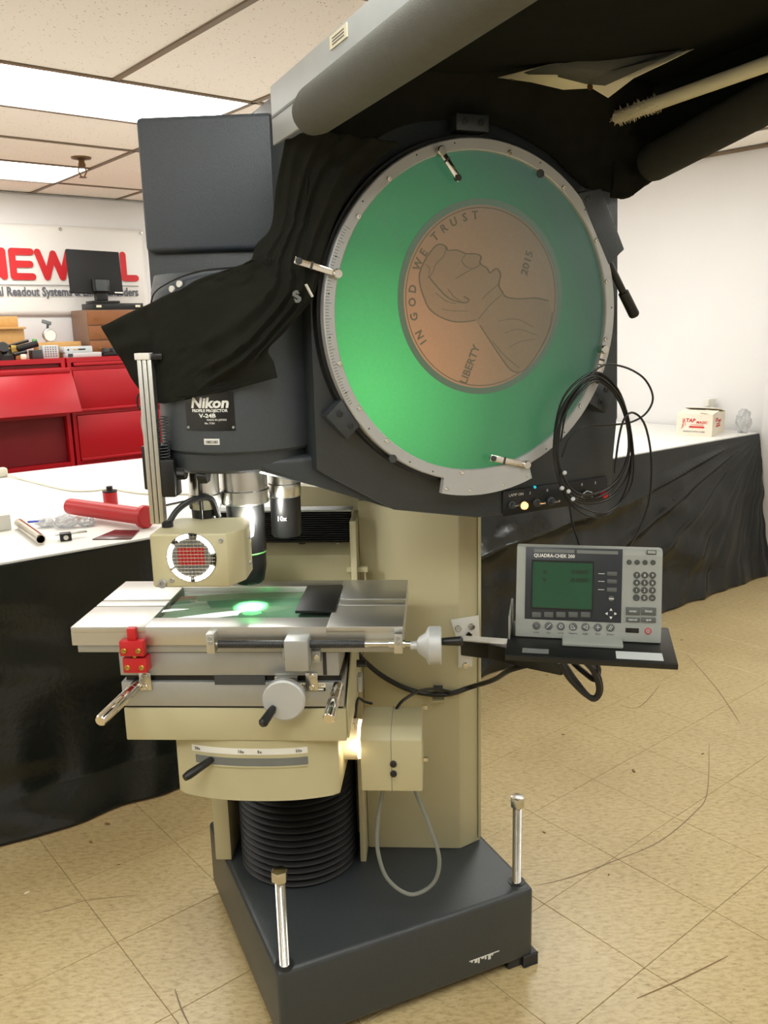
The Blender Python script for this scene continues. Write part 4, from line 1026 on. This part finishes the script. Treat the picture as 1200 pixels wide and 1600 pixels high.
bl += [tuple(v[:2]) for v in crom([cl_(*b)+(0,) for b in low], 4)]
mb = MB(); n = len(bl)
MB().prism(bl, .0004, .0008, TC).build('bust', 'coin_relief', coin, smooth=False)
def line(pts, wd, name='relief_line'):
    P = [v[:2] for v in crom([cl_(*p)+(0,) for p in pts], 4)]
    MB().strokes([P], wd, .0012, TC).build(name, 'coin_line', coin, smooth=False)
line(bust, .0022, 'bust_outline')
line(low, .002, 'bust_outline')
line([(430, 335), (420, 380), (380, 420), (370, 450), (350, 480)], .0015)
line([(345, 480), (400, 545), (450, 590), (520, 610), (545, 595), (520, 580)], .0026)
line([(380, 560), (430, 600), (480, 615)], .0014); line([(440, 540), (470, 580), (500, 600)], .0014)
line([(530, 370), (510, 400), (530, 430), (570, 440), (605, 415)], .0016)
line([(480, 490), (530, 460), (560, 445)], .0016)
line([(690, 520), (640, 560), (610, 590)], .0012); line([(705, 570), (650, 620), (590, 690)], .0014)
line([(720, 760), (790, 740), (880, 770)], .0013); line([(690, 700), (780, 690), (860, 730)], .0012)
line([(745, 830), (800, 800), (870, 790)], .0012); line([(660, 800), (720, 870), (790, 930)], .0014)
line([(410, 640), (470, 650), (540, 650)], .0012); line([(330, 420), (350, 440), (345, 470)], .0012)
Rt = CR*.80
def arc_text(tx, ang, tang, size):
    q = R(ang); T = TC @ Tr(Rt*math.cos(q), Rt*math.sin(q), .0005) @ RZ(tang-90)
    text('coin_letter', tx, size, T, 'coin_line', coin, 'CENTER', bold=.0006, depth=.0004)
angs = {'I': 211, 'N': 205, 'G': 192, 'O': 182, 'D': 173, 'W': 156, 'E': 147, 'T': 133, 'R': 124, 'U': 115, 'S': 105.5, 'T2': 97}
for ch, a in angs.items(): arc_text(ch[0], a, a, .021)
def px_text(tx, X, Y, X2, Y2, size):
    a = Vector(cl_(X, Y)); b = Vector(cl_(X2, Y2)); d = b-a
    text('coin_word', tx, size, TC @ Tr(a.x, a.y, .0005) @ RZ(math.degrees(math.atan2(d.y, d.x))), 'coin_line', coin, bold=.0006, sx=d.length/(size*len(tx)*.62), depth=.0004)
px_text('LIBERTY', 530, 1015, 612, 790, .023)
px_text('2015', 830, 478, 868, 330, .022)
mb = MB()
for (x, y, n_) in ((595, 335, 7), (830, 605, 7)):
    for k in range(n_):
        q = sl_(x+k*6.5, y+k*9, -.004); mb.box(-.0004, .0004, -.006, .006, 0, .0003, TSC @ Tr(q[0], q[1], -.0039) @ RZ(-48)); mb.box(.003, .0036, -.004, .004, 0, .0003, TSC @ Tr(q[0], q[1], -.0039) @ RZ(-48))
mb.build('reticle_ticks', 'coin_rim', PR, smooth=False)['kind'] = 'stuff'
# mounts round the ring
def mount(pc, w_, h_, ang, holes=2):
    q = sl_(*pc, -.01); T = TSC @ Tr(q[0], q[1], 0) @ RZ(ang)
    mt_ = MB().box(-w_/2, w_/2, -h_/2, h_/2, -.03, .0, T, b=.003).build('ring_mount', 'hammer_dark', PR)
    for k in range(holes):
        screw(T @ Tr((k-.5)*w_*.5 if holes > 1 else -w_*.3, 0, 0), .0065, .002, 'hammer_black', mt_)
mount((536, 655), .062, .045, -48)
mount((735, 193), .07, .03, 0)
mount((938, 618), .06, .05, 60)
q0 = [sl_(*p, -.005) for p in ((899, 302), (934, 296), (970, 391), (953, 404), (946, 415))]
rm = MB().prism(q0, -.03, .008, TSC, b=.003).build('lock_block', 'hammer', PR)
screw(TSC @ Tr(*sl_(915, 312, 0), .008), .007, .002, 'hammer_dark', rm)
a_, b_ = [TSC @ Vector(sl_(*p, .0)+(0.0,)) for p in ((950, 408), (992, 494))]
d = (b_-a_)
MB().tube([a_, a_+d*.55, a_+d*.56, a_+d*.97, b_], [.0075, .0075, .011, .0115, .009], 14).build('lock_lever', 'black', rm)
# control panel
Tcp = frame(TM @ Vector((0, .03, 0)), E1, ZUP, -E2)
def cpx(x, y):
    p = Tcp.inverted() @ onM(x, y, .028); return p.x, p.y
c4 = [cpx(*p) for p in ((785, 768), (785, 807), (950, 781), (948, 744))]
cp_ = MB().prism(c4, 0, .004, Tcp, b=.001).build('control_panel', 'black', PR)
for x, y, r in ((797, 788, .008), (836, 785, .009), (858, 782, .009), (893, 776, .007), (915, 771, .006)):
    T = Tcp @ Tr(*cpx(x, y), .004)
    k = MB().lathe([(r, 0), (r, .006), (r*.7, .008), (r*.7, .014), (r*.6, .016), (0, .016)], 16, T).build('switch_knob', 'dark_grey', cp_)
    MB().rod(T @ Vector((0, 0, .014)), T @ Vector((.004, .004, .03)), .0022).build('toggle', 'chrome', k)
T = Tcp @ Tr(*cpx(816, 789), .004)
MB().lathe([(.01, 0), (.01, .004), (.007, .006)], 18, T).build('lamp_bezel', 'dark_grey', cp_)
lab(MB().lathe([(.0085, .004), (.0075, .010), (0, .012)], 18, T).build('pilot_lamp', 'lamp_amber', cp_), 'glowing amber pilot lamp')
T = Tcp @ Tr(*cpx(941, 772), .004)
lab(MB().lathe([(.008, 0), (.008, .008), (.007, .010), (0, .010)], 18, T).build('push_button', 'red_tool', cp_), 'red push button')
MB().lathe([(.003, 0), (.003, .003), (0, .003)], 10, Tcp @ Tr(*cpx(835, 761), .002)).build('status_led', 'led_cyan', cp_)
for x, y, tx in ((798, 774, 'LAMP ON'), (830, 770, '2'), (857, 766, '0'), (886, 760, '1'), (911, 757, '0'), (932, 754, '2')):
    text('panel_mark', tx, .0085, Tcp @ Tr(*cpx(x-4, y+2), .0042), 'white_print', cp_, depth=.0002)
MB().tube([Tcp @ Vector(cpx(x, y)+(.012,)) for x, y in ((907, 770), (913, 766), (920, 768), (921, 777), (913, 780))], .0015, 6).build('wire_guard', 'alu_dull', cp_)

# --- readout arm and tray (bolted to the column)
YR = -12
TQ = hframe((.402, 1.60, 0), YR)
def cpl(pts, s2): return [tuple((TS.inverted() @ (CAM+ray(*p)*((TS @ Vector((0, s2, 0))-CAM).dot(TS.col[1].xyz)/ray(*p).dot(TS.col[1].xyz))))[k] for k in (0, 2)) for p in pts]
Tcf = TS @ frame(Vector((0, .235, 0)), Vector((1, 0, 0)), ZUP, Vector((0, -1, 0)))
bp = MB().prism(cpl([(704, 969), (748, 962), (750, 998), (716, 1007)], .23), 0, .004, Tcf @ Tr(0, 0, .0), b=.001).build('arm_plate', 'white_plastic', PR)
bp2 = MB().prism(cpl([(716, 1003), (738, 1000), (738, 1042), (716, 1044)], .23), 0, .004, Tcf, b=.001).build('arm_plate', 'white_plastic', PR)
for (x, y) in ((716, 982), (737, 979), (733, 992)): screw(Tcf @ Tr(*cpl([(x, y)], .23)[0], .004), .008, .004, 'steel', bp)
screw(Tcf @ Tr(*cpl([(728, 1040)], .23)[0], .004), .008, .004, 'steel', bp2)
A_ = Sp(.452, .225, .748)
armp = [A_, at(770, 1017, 1.80), at(830, 1030, 1.68), at(880, 1040, 1.62)]
mb = MB()
for p, q_ in zip(armp[:-1], armp[1:]): 
    dd = (q_-p).normalized(); sx_ = dd.cross(ZUP).normalized(); T = frame(p, dd, -sx_, ZUP)
    mb.box(-.004, (q_-p).length+.004, -.012, .012, -.018, .018, T, b=.003)
arm = mb.build('readout_arm', 'black', PR)
mb = MB(); p, q_ = Sp(.43, .22, .775), at(800, 1003, 1.70); dd = (q_-p).normalized(); sx_ = dd.cross(ZUP).normalized()
mb.box(0, (q_-p).length, -.02, .02, -.0015, .0015, frame(p, dd, -sx_, dd.cross(-sx_))); mb.build('arm_strap', 'white_plastic', PR)
TZ = .884
Ttr = TQ @ Tr(0, 0, TZ) @ RX(4)
tr = MB().box(-.162, .155, -.088, .075, -.008, 0, Ttr, b=.002).build('readout_tray', 'black', PR)
MB().box(-.162, .155, -.091, -.0875, -.012, -.001, Ttr, b=.001).build('tray_lip', 'black', tr)
MB().box(-.160, -.156, -.02, .075, 0, .05, Ttr, b=.001).build('tray_side', 'alu_dull', tr)
MB().box(-.13, -.08, -.078, -.058, .0002, .0007, Ttr).build('tape_patch', 'mid_grey', tr)
MB().box(.045, .13, -.082, -.05, .0002, .0007, Ttr).build('label_patch', 'light_grey', tr)

# ================================================================== DIGITAL READOUT
RO = thing('digital_readout', TQ @ Vector((0, 0, TZ)), 'grey digital readout with green display and keypad on a tray', 'readout')
tl = 12
Xr = TQ.col[0].xyz; n0 = -TQ.col[1].xyz
N_ = n0*math.cos(R(tl))+ZUP*math.sin(R(tl)); Yr = N_.cross(Xr)
TRO = frame(at(918.5, 927, 1.612), Xr, Yr, N_)
KX = .001225
def fx(px, py): return ((px-918.5)*KX, -((py-927)-.03*(px-918.5))*KX*1.02)
hw_, hh = .1395, .092
# curved front shell: side profile in (y, z)
prof = [(-hh, 0), (-hh+.02, .0), (hh-.014, 0), (hh-.004, -.004), (hh, -.014), (hh, -.045), (-hh+.03, -.058), (-hh, -.03)]
TP = TRO @ frame(Vector((0, 0, 0)), Vector((0, 1, 0)), Vector((0, 0, 1)), Vector((1, 0, 0)))
MB().prism(prof, -hw_, hw_, TP, b=.0025).build('case', 'case_grey', RO)
x0, y0 = fx(819, 972); x1, y1 = fx(971, 853)
MB().box(x0, x1, -.0555, hh-.0035, 0, .0012, TRO, b=.0004).build('bezel', 'bezel', RO)
bz = RO.children[-1]
a, b = fx(829, 952), fx(927, 877); MB().box(a[0], b[0], a[1], b[1], .0012, .0022, TRO).build('display_frame', 'black', RO)
a, b = fx(831, 949.5), fx(925, 880); dsp = lab(MB().box(a[0], b[0], a[1], b[1], .0022, .0026, TRO).build('display', 'lcd', RO), 'dark green liquid crystal display')
for px, py, tx, al in ((847, 897, 'X', 'LEFT'), (919, 897, '0.0005', 'RIGHT'), (847, 910, 'Y', 'LEFT'), (919, 910, '-0.0000', 'RIGHT')):
    q = fx(px, py); text('display_digits', tx, .012, TRO @ Tr(q[0], q[1], .0027), 'lcd_ink', dsp, al, bold=.0002, depth=.0002)
q = fx(832, 869.5); text('brand_text', 'QUADRA-CHEK 200', .0096, TRO @ Tr(q[0], q[1], .0013), 'white_print', RO, bold=.0002, sx=.93, depth=.0003)
for a_px, b_px in ((832, 896), (900, 964)):
    a, b = fx(a_px, 861), fx(b_px, 856); MB().box(a[0], b[0], hh-.014, hh-.0075, .0012, .002, TRO).build('trim_bar', 'mid_grey', RO)
def rect(px0, py0, px1, py1, mt, name='key', h=.0028, z=.0012, par=RO):
    a, b = fx((px0+px1)/2, (py0+py1)/2); w2, h2 = (px1-px0)*KX/2, (py1-py0)*KX/2
    return MB().box(a-w2, a+w2, b-h2, b+h2, z-.001, h, TRO, b=.0005).build(name, mt, par), (a, b)
def rnd(px, py, r, mt, name='round_key', h=.0025, z=0):
    a, b = fx(px, py); r *= KX
    return MB().lathe([(r, z-.0008), (r, h*.7), (r*.85, h), (0, h)], 20, TRO @ Tr(a, b, 0)).build(name, mt, RO), (a, b)
for py in (896, 908, 921):
    rect(948, py-3.2, 963, py+3.2, 'key'); rect(934, py-.5, 944, py+.5, 'white_print', 'key_mark', .0014)
rnd(955, 935, 4.6, 'key', h=.003, z=.001); rect(951.5, 934.2, 959, 935.8, 'white_print', 'key_mark', .0033, .003)
for dx, dy, an in ((0, -6.3, 0), (-6.8, 0, 90), (6.8, 0, -90), (0, 6.3, 180)):
    a, b = fx(955+dx, 958.5+dy); MB().prism([(-.0028, -.002), (.0028, -.002), (0, .003)], .001, .0026, TRO @ Tr(a, b, 0) @ RZ(an)).build('arrow_key', 'white_print', RO)
for k in range(5): rect(831+19.3*k, 957.5+.3*k-.58*k, 845.5+19.3*k, 966+.3*k-.58*k, 'key')
names = ['point', 'line', 'circle', 'distance', 'angle', 'skew', 'preset']
for k in range(7):
    kk, (a, b) = rnd(838.3+19.4*k, 979.2+.2*k, 6.4, 'key')
    s_ = .0038
    g_ = [[[(-.0003, 0), (.0003, 0)]], [[(-s_, -s_), (s_, s_)]], [[(s_*.8*math.cos(q), s_*.8*math.sin(q)) for q in [i*PI/5 for i in range(11)]]], [[(-s_, s_), (-s_, -s_), (s_, -s_), (-s_*.3, s_*.6)]],
          [[(s_, s_), (-s_, 0), (s_, -s_), (s_, s_)]], [[(-s_, 0), (s_, 0)], [(0, -s_), (0, s_)]], [[(-s_, -s_), (s_*.3, s_)], [(0, -s_), (s_, s_*.7)]]][k]
    MB().strokes(g_, .001, .0004, TRO @ Tr(a, b, .0025)).build('key_symbol', 'light_grey', kk, smooth=False)
    q = fx(838.3+19.4*k, 991.2+.2*k); text('key_label', names[k], .0052, TRO @ Tr(q[0], q[1], .0001), 'black_print', RO, 'CENTER', depth=.0002)
for k in range(4): rnd(981.5+12.1*k, 878+.1*k, 4, 'key_dark')
for r_ in range(4):
    for c2 in range(3):
        kk, (a, b) = rnd(993.5+12.1*c2, 898+11.7*r_, 5.2, 'key_dark')
        text('key_digit', [['7', '8', '9'], ['4', '5', '6'], ['1', '2', '3'], ['.', '0', '+/-']][r_][c2], .0075 if (r_, c2) != (3, 2) else .005, TRO @ Tr(a, b-.0026, .0026), 'white_print', kk, 'CENTER', depth=.0002)
for (p0, p1, p2, p3, tx) in ((978, 948, 999.5, 960, 'enter'), (1001.5, 948, 1024, 960, 'finish'), (978, 963.5, 999.5, 971, 'cancel'), (1001.5, 963.5, 1024, 971, 'quit')):
    kk, (a, b) = rect(p0, p1, p2, p3, 'key', 'wide_key', .003, .001)
    text('key_label', tx, .0065, TRO @ Tr(a, b-.0018, .0031), 'white_print', kk, 'CENTER', depth=.0002)
rect(978, 980.5, 998.5, 988, 'black_gloss', 'sensor_window', .0012, .001)
kk, (a, b) = rnd(1012.5, 985, 5.3, 'red_tool', 'power_button', .0012); MB().lathe([(.0045, .0012), (.0045, .0022), (0, .0022)], 18, TRO @ Tr(a, b, 0)).build('button_face', 'case_grey', kk)
MB().strokes([[(.0022*math.cos(q), .0022*math.sin(q)) for q in [PI*.75+i*PI*1.5/8 for i in range(9)]], [(0, .0005), (0, .0028)]], .0007, .0003, TRO @ Tr(a, b, .0022)).build('button_symbol', 'red_tool', kk, smooth=False)
rect(1008, 859, 1022.5, 866, 'black', 'badge_frame', .0008, .001); rect(1009, 860, 1021.5, 865, 'case_grey', 'badge', .001, .001)
fp = TQ.inverted() @ TRO.translation
MB().box(-.055, .06, fp.y-.052, fp.y-.008, .0005, .009, TQ @ Tr(0, 0, TZ) @ RX(4), b=.003).build('foot', 'case_grey', RO)
MB().prism([(-.012, 0), (.06, 0), (.06, .03), (.03, .09), (.012, .09)], -.11, .11, TQ @ Tr(0, fp.y, TZ+.003) @ frame(Vector((0, 0, 0)), Vector((0, 1, 0)), ZUP, Vector((1, 0, 0))), b=.002).build('stand', 'dark_grey', RO)

# ================================================================== CABLES
def cable(name, pts, r, mt, lb, n=6):
    return tag(MB().tube(crom(pts, n), r, 8).build(name, mt), lb, 'cable')
cable('stage_cable', [Sp(.198, .17, .76), Sp(.212, .18, .735), Sp(.25, .21, .685), Sp(.30, .224, .648), Sp(.35, .224, .632), Sp(.41, .224, .63), Sp(.465, .232, .645), at(772, 1062, 1.84), at(800, 1046, 1.74), at(850, 1036, 1.66), at(880, 1045, 1.63)], .006, 'cable', 'thick black cable sagging across the cream column to the tray')
cable('lamp_lead', [Sp(.21, -.02, .69), Sp(.215, .0, .72), Sp(.225, .03, .70), Sp(.24, .05, .686)], .003, 'cable', 'short black lead entering the cream lamp box top')
cable('thin_lead', [Sp(.295, .03, .683), Sp(.31, .06, .69), Sp(.345, .15, .672), Sp(.385, .212, .648), Sp(.42, .214, .638)], .0035, 'cable', 'thin black lead rising from lamp box to the sagging cable')
tt = MB().box(.372, .40, .217, .2348, .612, .616, TS).build('cable_tie_mount', 'cream', PR); MB().box(.375, .397, .215, .2348, .642, .648, TS).build('cable_clip', 'dark_grey', PR)
cable('grey_lead', [Sp(.268, -.02, .548), Sp(.262, -.02, .50), Sp(.252, -.02, .44), Sp(.25, -.02, .37), Sp(.27, -.02, .30), Sp(.32, -.02, .262), Sp(.37, -.02, .29), Sp(.385, -.02, .35), Sp(.365, -.02, .43), Sp(.34, -.02, .50), Sp(.325, -.02, .548)], .0045, 'cable_grey', 'grey lead hanging in a loop below the cream lamp box')
# tied bundle under the tray
t = thing('cable_bundle', at(905, 1085, 1.62), 'looped bundle of black cables tied under the readout tray', 'cable')
for k, pp in enumerate(([(875, 1035), (890, 1060), (915, 1085), (930, 1090), (936, 1075), (928, 1050), (915, 1035)], [(880, 1035), (900, 1065), (925, 1092), (938, 1080), (934, 1055), (920, 1036)], [(895, 1035), (912, 1050), (930, 1062), (935, 1045), (925, 1034)])):
    MB().tube(crom([at(x, y, 1.60+.02*k) for x, y in pp], 6), .006, 8).build('loop', 'cable', t)
MB().tube([at(934, 1030, 1.6), at(934, 1052, 1.6)], .002, 6).build('thin_wire', 'cable', t)
# coil hung on the screen ring clip
def pm(lst, e2): return [onM(x, y, e2) for x, y in lst]
t = thing('coiled_cable', onM(925, 790, -.04), 'loosely coiled thin black cable hanging from the screen ring clip', 'cable')
loops = [([(868, 690), (882, 630), (925, 592), (960, 610), (983, 665), (980, 720), (955, 765), (915, 780), (880, 755)], -.034, .0028),
         ([(872, 700), (884, 635), (930, 586), (968, 615), (987, 690), (980, 745), (950, 780), (905, 785), (878, 755)], -.040, .0028),
         ([(865, 700), (880, 622), (928, 582), (965, 608), (984, 670), (985, 740), (965, 790), (935, 808), (900, 795), (876, 760)], -.046, .0024),
         ([(870, 690), (886, 640), (926, 596), (958, 612), (978, 655), (982, 705), (968, 745), (940, 768), (905, 772), (880, 745)], -.050, .0028),
         ([(866, 710), (878, 640), (918, 590), (950, 598), (978, 640), (990, 715), (984, 765), (950, 800), (915, 795), (882, 770)], -.055, .0022)]
for L_, e, r in loops: MB().tube(crom(pm(L_, e), 6, True), r, 7, closed=True).build('loop', 'cable', t)
MB().tube(crom(pm([(876, 690), (890, 630), (935, 575), (970, 572), (1005, 590), (1020, 620), (1010, 645), (985, 660), (950, 664), (915, 666), (890, 685), (878, 715)], -.05), 6), .0022, 7).build('stray_loop', 'cable', t)
MB().tube(crom(pm([(890, 790), (895, 820), (905, 850), (910, 870)], -.05), 6), .0022, 7).build('lead_end', 'cable', t)
MB().tube(crom(pm([(960, 740), (966, 690), (975, 655), (990, 645), (1008, 665), (1018, 720), (1015, 780), (1000, 825), (983, 855), (975, 870)], -.06), 6), .0024, 7).build('lead_end', 'cable', t)
for x, y in ((882, 739), (878, 763), (888, 768), (895, 780)): MB().lathe([(.004, -.005), (.0045, 0), (.004, .005)], 10, Tr(*onM(x, y, -.058)) @ RX(70)).build('connector', 'light_grey', t)

# ================================================================== PLATE ON THE STAGE
o = MB().prism([(.103, -.083), (.183, -.083), (.179, .092), (.103, .086)], .9408, .947, TS, b=.001).build('black_plate', 'black'); tag(o, 'thin glossy black plate lying on the stage glass', 'plate')

# ================================================================== HOOD OVER THE SCREEN
HD = thing('hood', Mp(.47, -.2, 1.80), 'black fabric hood on padded rolls above the round screen', 'hood')
TMh = TM
bd = MB().box(.094, .100, -.75, .06, 1.812, 1.908, TM, b=.002).build('side_board', 'board_grey', HD)
MB().box(.0925, .094, -.75, .055, 1.855, 1.859, TM).build('board_crease', 'mid_grey', bd)
sk = MB().box(.0922, .0938, -.30, -.235, 1.885, 1.903, TM).build('paper_label', 'paper', bd)
for k in range(3): MB().box(.0918, .0922, -.29, -.245, 1.889+.004*k, 1.8905+.004*k, TM).build('label_line', 'grey_print', sk)
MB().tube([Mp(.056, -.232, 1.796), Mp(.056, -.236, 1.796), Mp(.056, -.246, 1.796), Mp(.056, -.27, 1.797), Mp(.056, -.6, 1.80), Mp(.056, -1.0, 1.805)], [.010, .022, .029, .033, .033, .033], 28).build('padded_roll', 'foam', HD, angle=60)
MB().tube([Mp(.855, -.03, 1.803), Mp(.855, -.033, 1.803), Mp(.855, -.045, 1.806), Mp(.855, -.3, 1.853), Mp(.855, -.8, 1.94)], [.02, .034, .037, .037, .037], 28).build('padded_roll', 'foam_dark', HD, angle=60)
MB().tube([Mp(.42, -.62, 1.935), Mp(.6, -.62, 1.945), Mp(.98, -.62, 1.97)], .03, 20).build('front_roll', 'foam', HD)
# roof cloth with a sag
def roof(u, v):
    a = .12+.76*u; e = .05-.85*v
    z = 1.93+.03*u+.02*v-.02*math.sin(PI*u)*math.sin(PI*v)
    z += .006*noise.noise(Vector((a*7, e*7, 0)))
    if u < .05: z = 1.885
    return Mp(a, e, z)
solid(MB().grid(roof, 40, 40).build('roof_cloth', 'cloth_canopy', HD, angle=80), .002)
def side(e1a, e1b, zl):
    def fn(u, v):
        e = .02-.82*u; z0 = zl(e); z = z0+(2.0-z0)*v
        return Mp(e1a+(e1b-e1a)*v+.006*noise.noise(Vector((e*9, z*9, e1a))), e, z)
    return fn
solid(MB().grid(side(.862, .88, lambda e: 1.80+max(0, -e-.03)*.175), 30, 8).build('side_cloth', 'cloth_canopy', HD, angle=80), .002)
# cloth hanging behind the ring
edge = [(.135, 1.58), (.15, 1.63), (.175, 1.70), (.21, 1.765), (.26, 1.815), (.33, 1.852), (.42, 1.868), (.50, 1.868), (.58, 1.852), (.65, 1.82), (.70, 1.785), (.74, 1.762), (.79, 1.757), (.825, 1.742), (.86, 1.752)]
ev = crom([(x, z, 0) for x, z in edge], 5)
vs_ = []; nn = 8
for i, p in enumerate(ev):
    for j in range(nn+1):
        q = j/nn; zt_ = 1.885+.07*min(1, max(0, (p.x-.13)/.17)); z = p.y+(zt_-p.y)*q
        e = .022-.055*q*q-.01*math.sin(p.x*40)*(.3+q*.5)+.006*noise.noise(Vector((p.x*20, z*9, 0)))
        vs_.append(Mp(p.x, e, z))
mb = MB().add(vs_, [(i*(nn+1)+j, (i+1)*(nn+1)+j, (i+1)*(nn+1)+j+1, i*(nn+1)+j+1) for i in range(len(ev)-1) for j in range(nn)])
solid(mb.build('back_curtain', 'cloth', HD, angle=80), .002)
# cloth edge falling round the right roll
rows = [[Mp(.80, .01, 1.93), Mp(.84, -.0, 1.93), Mp(.90, -.02, 1.925), Mp(.93, -.06, 1.92)],
        [Mp(.80, .015, 1.83), Mp(.84, .0, 1.83), Mp(.885, -.02, 1.84), Mp(.90, -.06, 1.85)],
        [Mp(.80, .02, 1.745), Mp(.835, .008, 1.745), Mp(.868, -.01, 1.768), Mp(.885, -.05, 1.79)]]
solid(sheet(rows, 8, 8, .02, 30).build('corner_cloth', 'cloth', HD, angle=80), .002)
# pale lining flap and the pole under the roof
fl = [onM(p[0], p[1], p[2]-.07) for p in ((778, 121, .0), (860, 100, -.05), (1000, 82, -.12), (1103, 67, -.16), (1040, 98, -.15), (990, 122, -.12), (950, 153, -.08), (925, 138, -.06), (880, 140, -.03), (830, 128, -.01))]
mb = MB(); ctr = onM(950, 118, -.15); mb.add([ctr]+fl, [(0, i+1, (i+1) % len(fl)+1) for i in range(len(fl))])
lf = lab(solid(mb.build('lining_flap', 'paper', HD), .0015), 'pale torn lining flap with grommets')
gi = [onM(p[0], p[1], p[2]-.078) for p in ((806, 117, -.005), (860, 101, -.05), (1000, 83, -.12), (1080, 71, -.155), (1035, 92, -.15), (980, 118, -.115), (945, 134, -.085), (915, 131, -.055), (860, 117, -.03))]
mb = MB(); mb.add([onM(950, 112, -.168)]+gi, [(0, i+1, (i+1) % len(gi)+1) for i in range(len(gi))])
solid(mb.build('lining_shade', 'foam', lf), .001)  # grey layer over the pale flap, painting in the shade of its inside
for x, y, e in ((800, 121, .0), (921, 136, -.06), (1072, 73, -.155)): MB().lathe([(.004, 0), (.006, .001), (.006, .002), (0, .002)], 10, frame(onM(x, y, e-.074), E1, ZUP, -E2)).build('grommet', 'bronze', HD)
def onE(x, y, e1):
    d = ray(x, y); p = TM @ Vector((e1, 0, 0)); return CAM+d*((p-CAM).dot(E1)/d.dot(E1))
pa, pb = onE(962, 184, .79), onE(1036, 158, .79); pc = onE(1210, 96, .79); pd = pc+(pc-pb)*1.5
po_ = MB().tube([pb, pc, pd], .0125, 16).build('pole', 'paper', HD)
mb = MB(); L0 = (pb-pa)
mb.tube([pa, pa+L0*.05, pa+L0*.95, pb], [.010, .0125, .013, .0125], 14)
for k in range(170):
    q = pa+L0*random.random(); an = random.uniform(0, 2*PI); dv = Vector((math.cos(an), .3*random.uniform(-1, 1), math.sin(an)-.3)).normalized()
    mb.tube([q+dv*.008, q+dv*random.uniform(.014, .020)], [.0012, .0004], 4)
lab(mb.build('frayed_sleeve', 'paper', HD), 'frayed pale sleeve on the pole end')

# ================================================================== DRAPED BLACK CLOTH
rows_px = [
 [(446, 218, 1.575), (490, 208, 1.545), (535, 208, 1.54), (580, 218, 1.55), (622, 226, 1.565)],
 [(433, 285, 1.625), (465, 280, 1.595), (500, 275, 1.58), (540, 268, 1.57), (578, 262, 1.575)],
 [(424, 355, 1.64), (450, 350, 1.61), (478, 348, 1.59), (508, 338, 1.575), (534, 322, 1.575)],
 [(400, 385, 1.62), (425, 398, 1.595), (450, 408, 1.58), (480, 412, 1.57), (508, 390, 1.565)],
 [(388, 409, 1.59), (410, 432, 1.57), (437, 455, 1.56), (466, 465, 1.56), (490, 462, 1.565)],
 [(325, 430, 1.575), (355, 472, 1.55), (392, 508, 1.545), (418, 526, 1.545), (446, 518, 1.55)],
 [(268, 458, 1.62), (296, 518, 1.58), (338, 556, 1.55), (378, 568, 1.54), (420, 545, 1.545)],
 [(205, 488, 1.68), (232, 548, 1.655), (272, 592, 1.615), (325, 606, 1.565), (428, 566, 1.545)],
 [(158, 511, 1.70), (190, 562, 1.69), (236, 626, 1.67), (302, 622, 1.585), (433, 591, 1.545)]]
mb = sheet([[at(*p) for p in r] for r in rows_px], 10, 12, .010, 16, 2.0, ridge=.013, nr=5.5)
TSinv = TS.inverted()
for i_, p in enumerate(mb.v):
    for k in range(60):
        q = TSinv @ p
        if q.z > 1.62 or math.hypot(q.x, q.y) > .1665: break
        p = CAM+(p-CAM)*.997
    mb.v[i_] = p
o = mb.build('draped_cloth', 'cloth', angle=80); solid(o, .002)
tag(o, 'black cloth draped over the projector nose and hanging to a point', 'cloth')
t = MB().box(-.0012, .0012, -.012, .012, -.004, .004, frame(at(483, 454, 1.535), E1, ZUP, -E2) @ RZ(28)).build('cloth_seam', 'white_print', o); 
text('cloth_logo', 'S', .026, frame(at(462, 473, 1.53), E1, ZUP, -E2) @ RZ(20), 'mid_grey', o, bold=.0015, depth=.0005)

# ================================================================== LAMPS INSIDE THE INSTRUMENT
def lamp(name, loc, energy, col, radius, typ='POINT', parent=None, rot=None, spot=None):
    l = bpy.data.lights.new(name, typ); l.energy = energy; l.color = col; l.shadow_soft_size = radius
    if typ == 'SPOT': l.spot_size = R(spot); l.spot_blend = .6
    o = bpy.data.objects.new(name, l); COL.objects.link(o); o.location = loc
    if rot: o.rotation_euler = rot
    return o
lamp('objective_light', Sp(-.002, -.01, .981), 3.2, (.42, 1, .52), .005, 'SPOT', spot=80)
lamp('illuminator_bulb', Sp(.022, -.06, 1.128), 2.4, (1, .97, .9), .012)
lamp('condenser_bulb', Sp(.219, -.07, .64), .10, (1, .8, .55), .012)
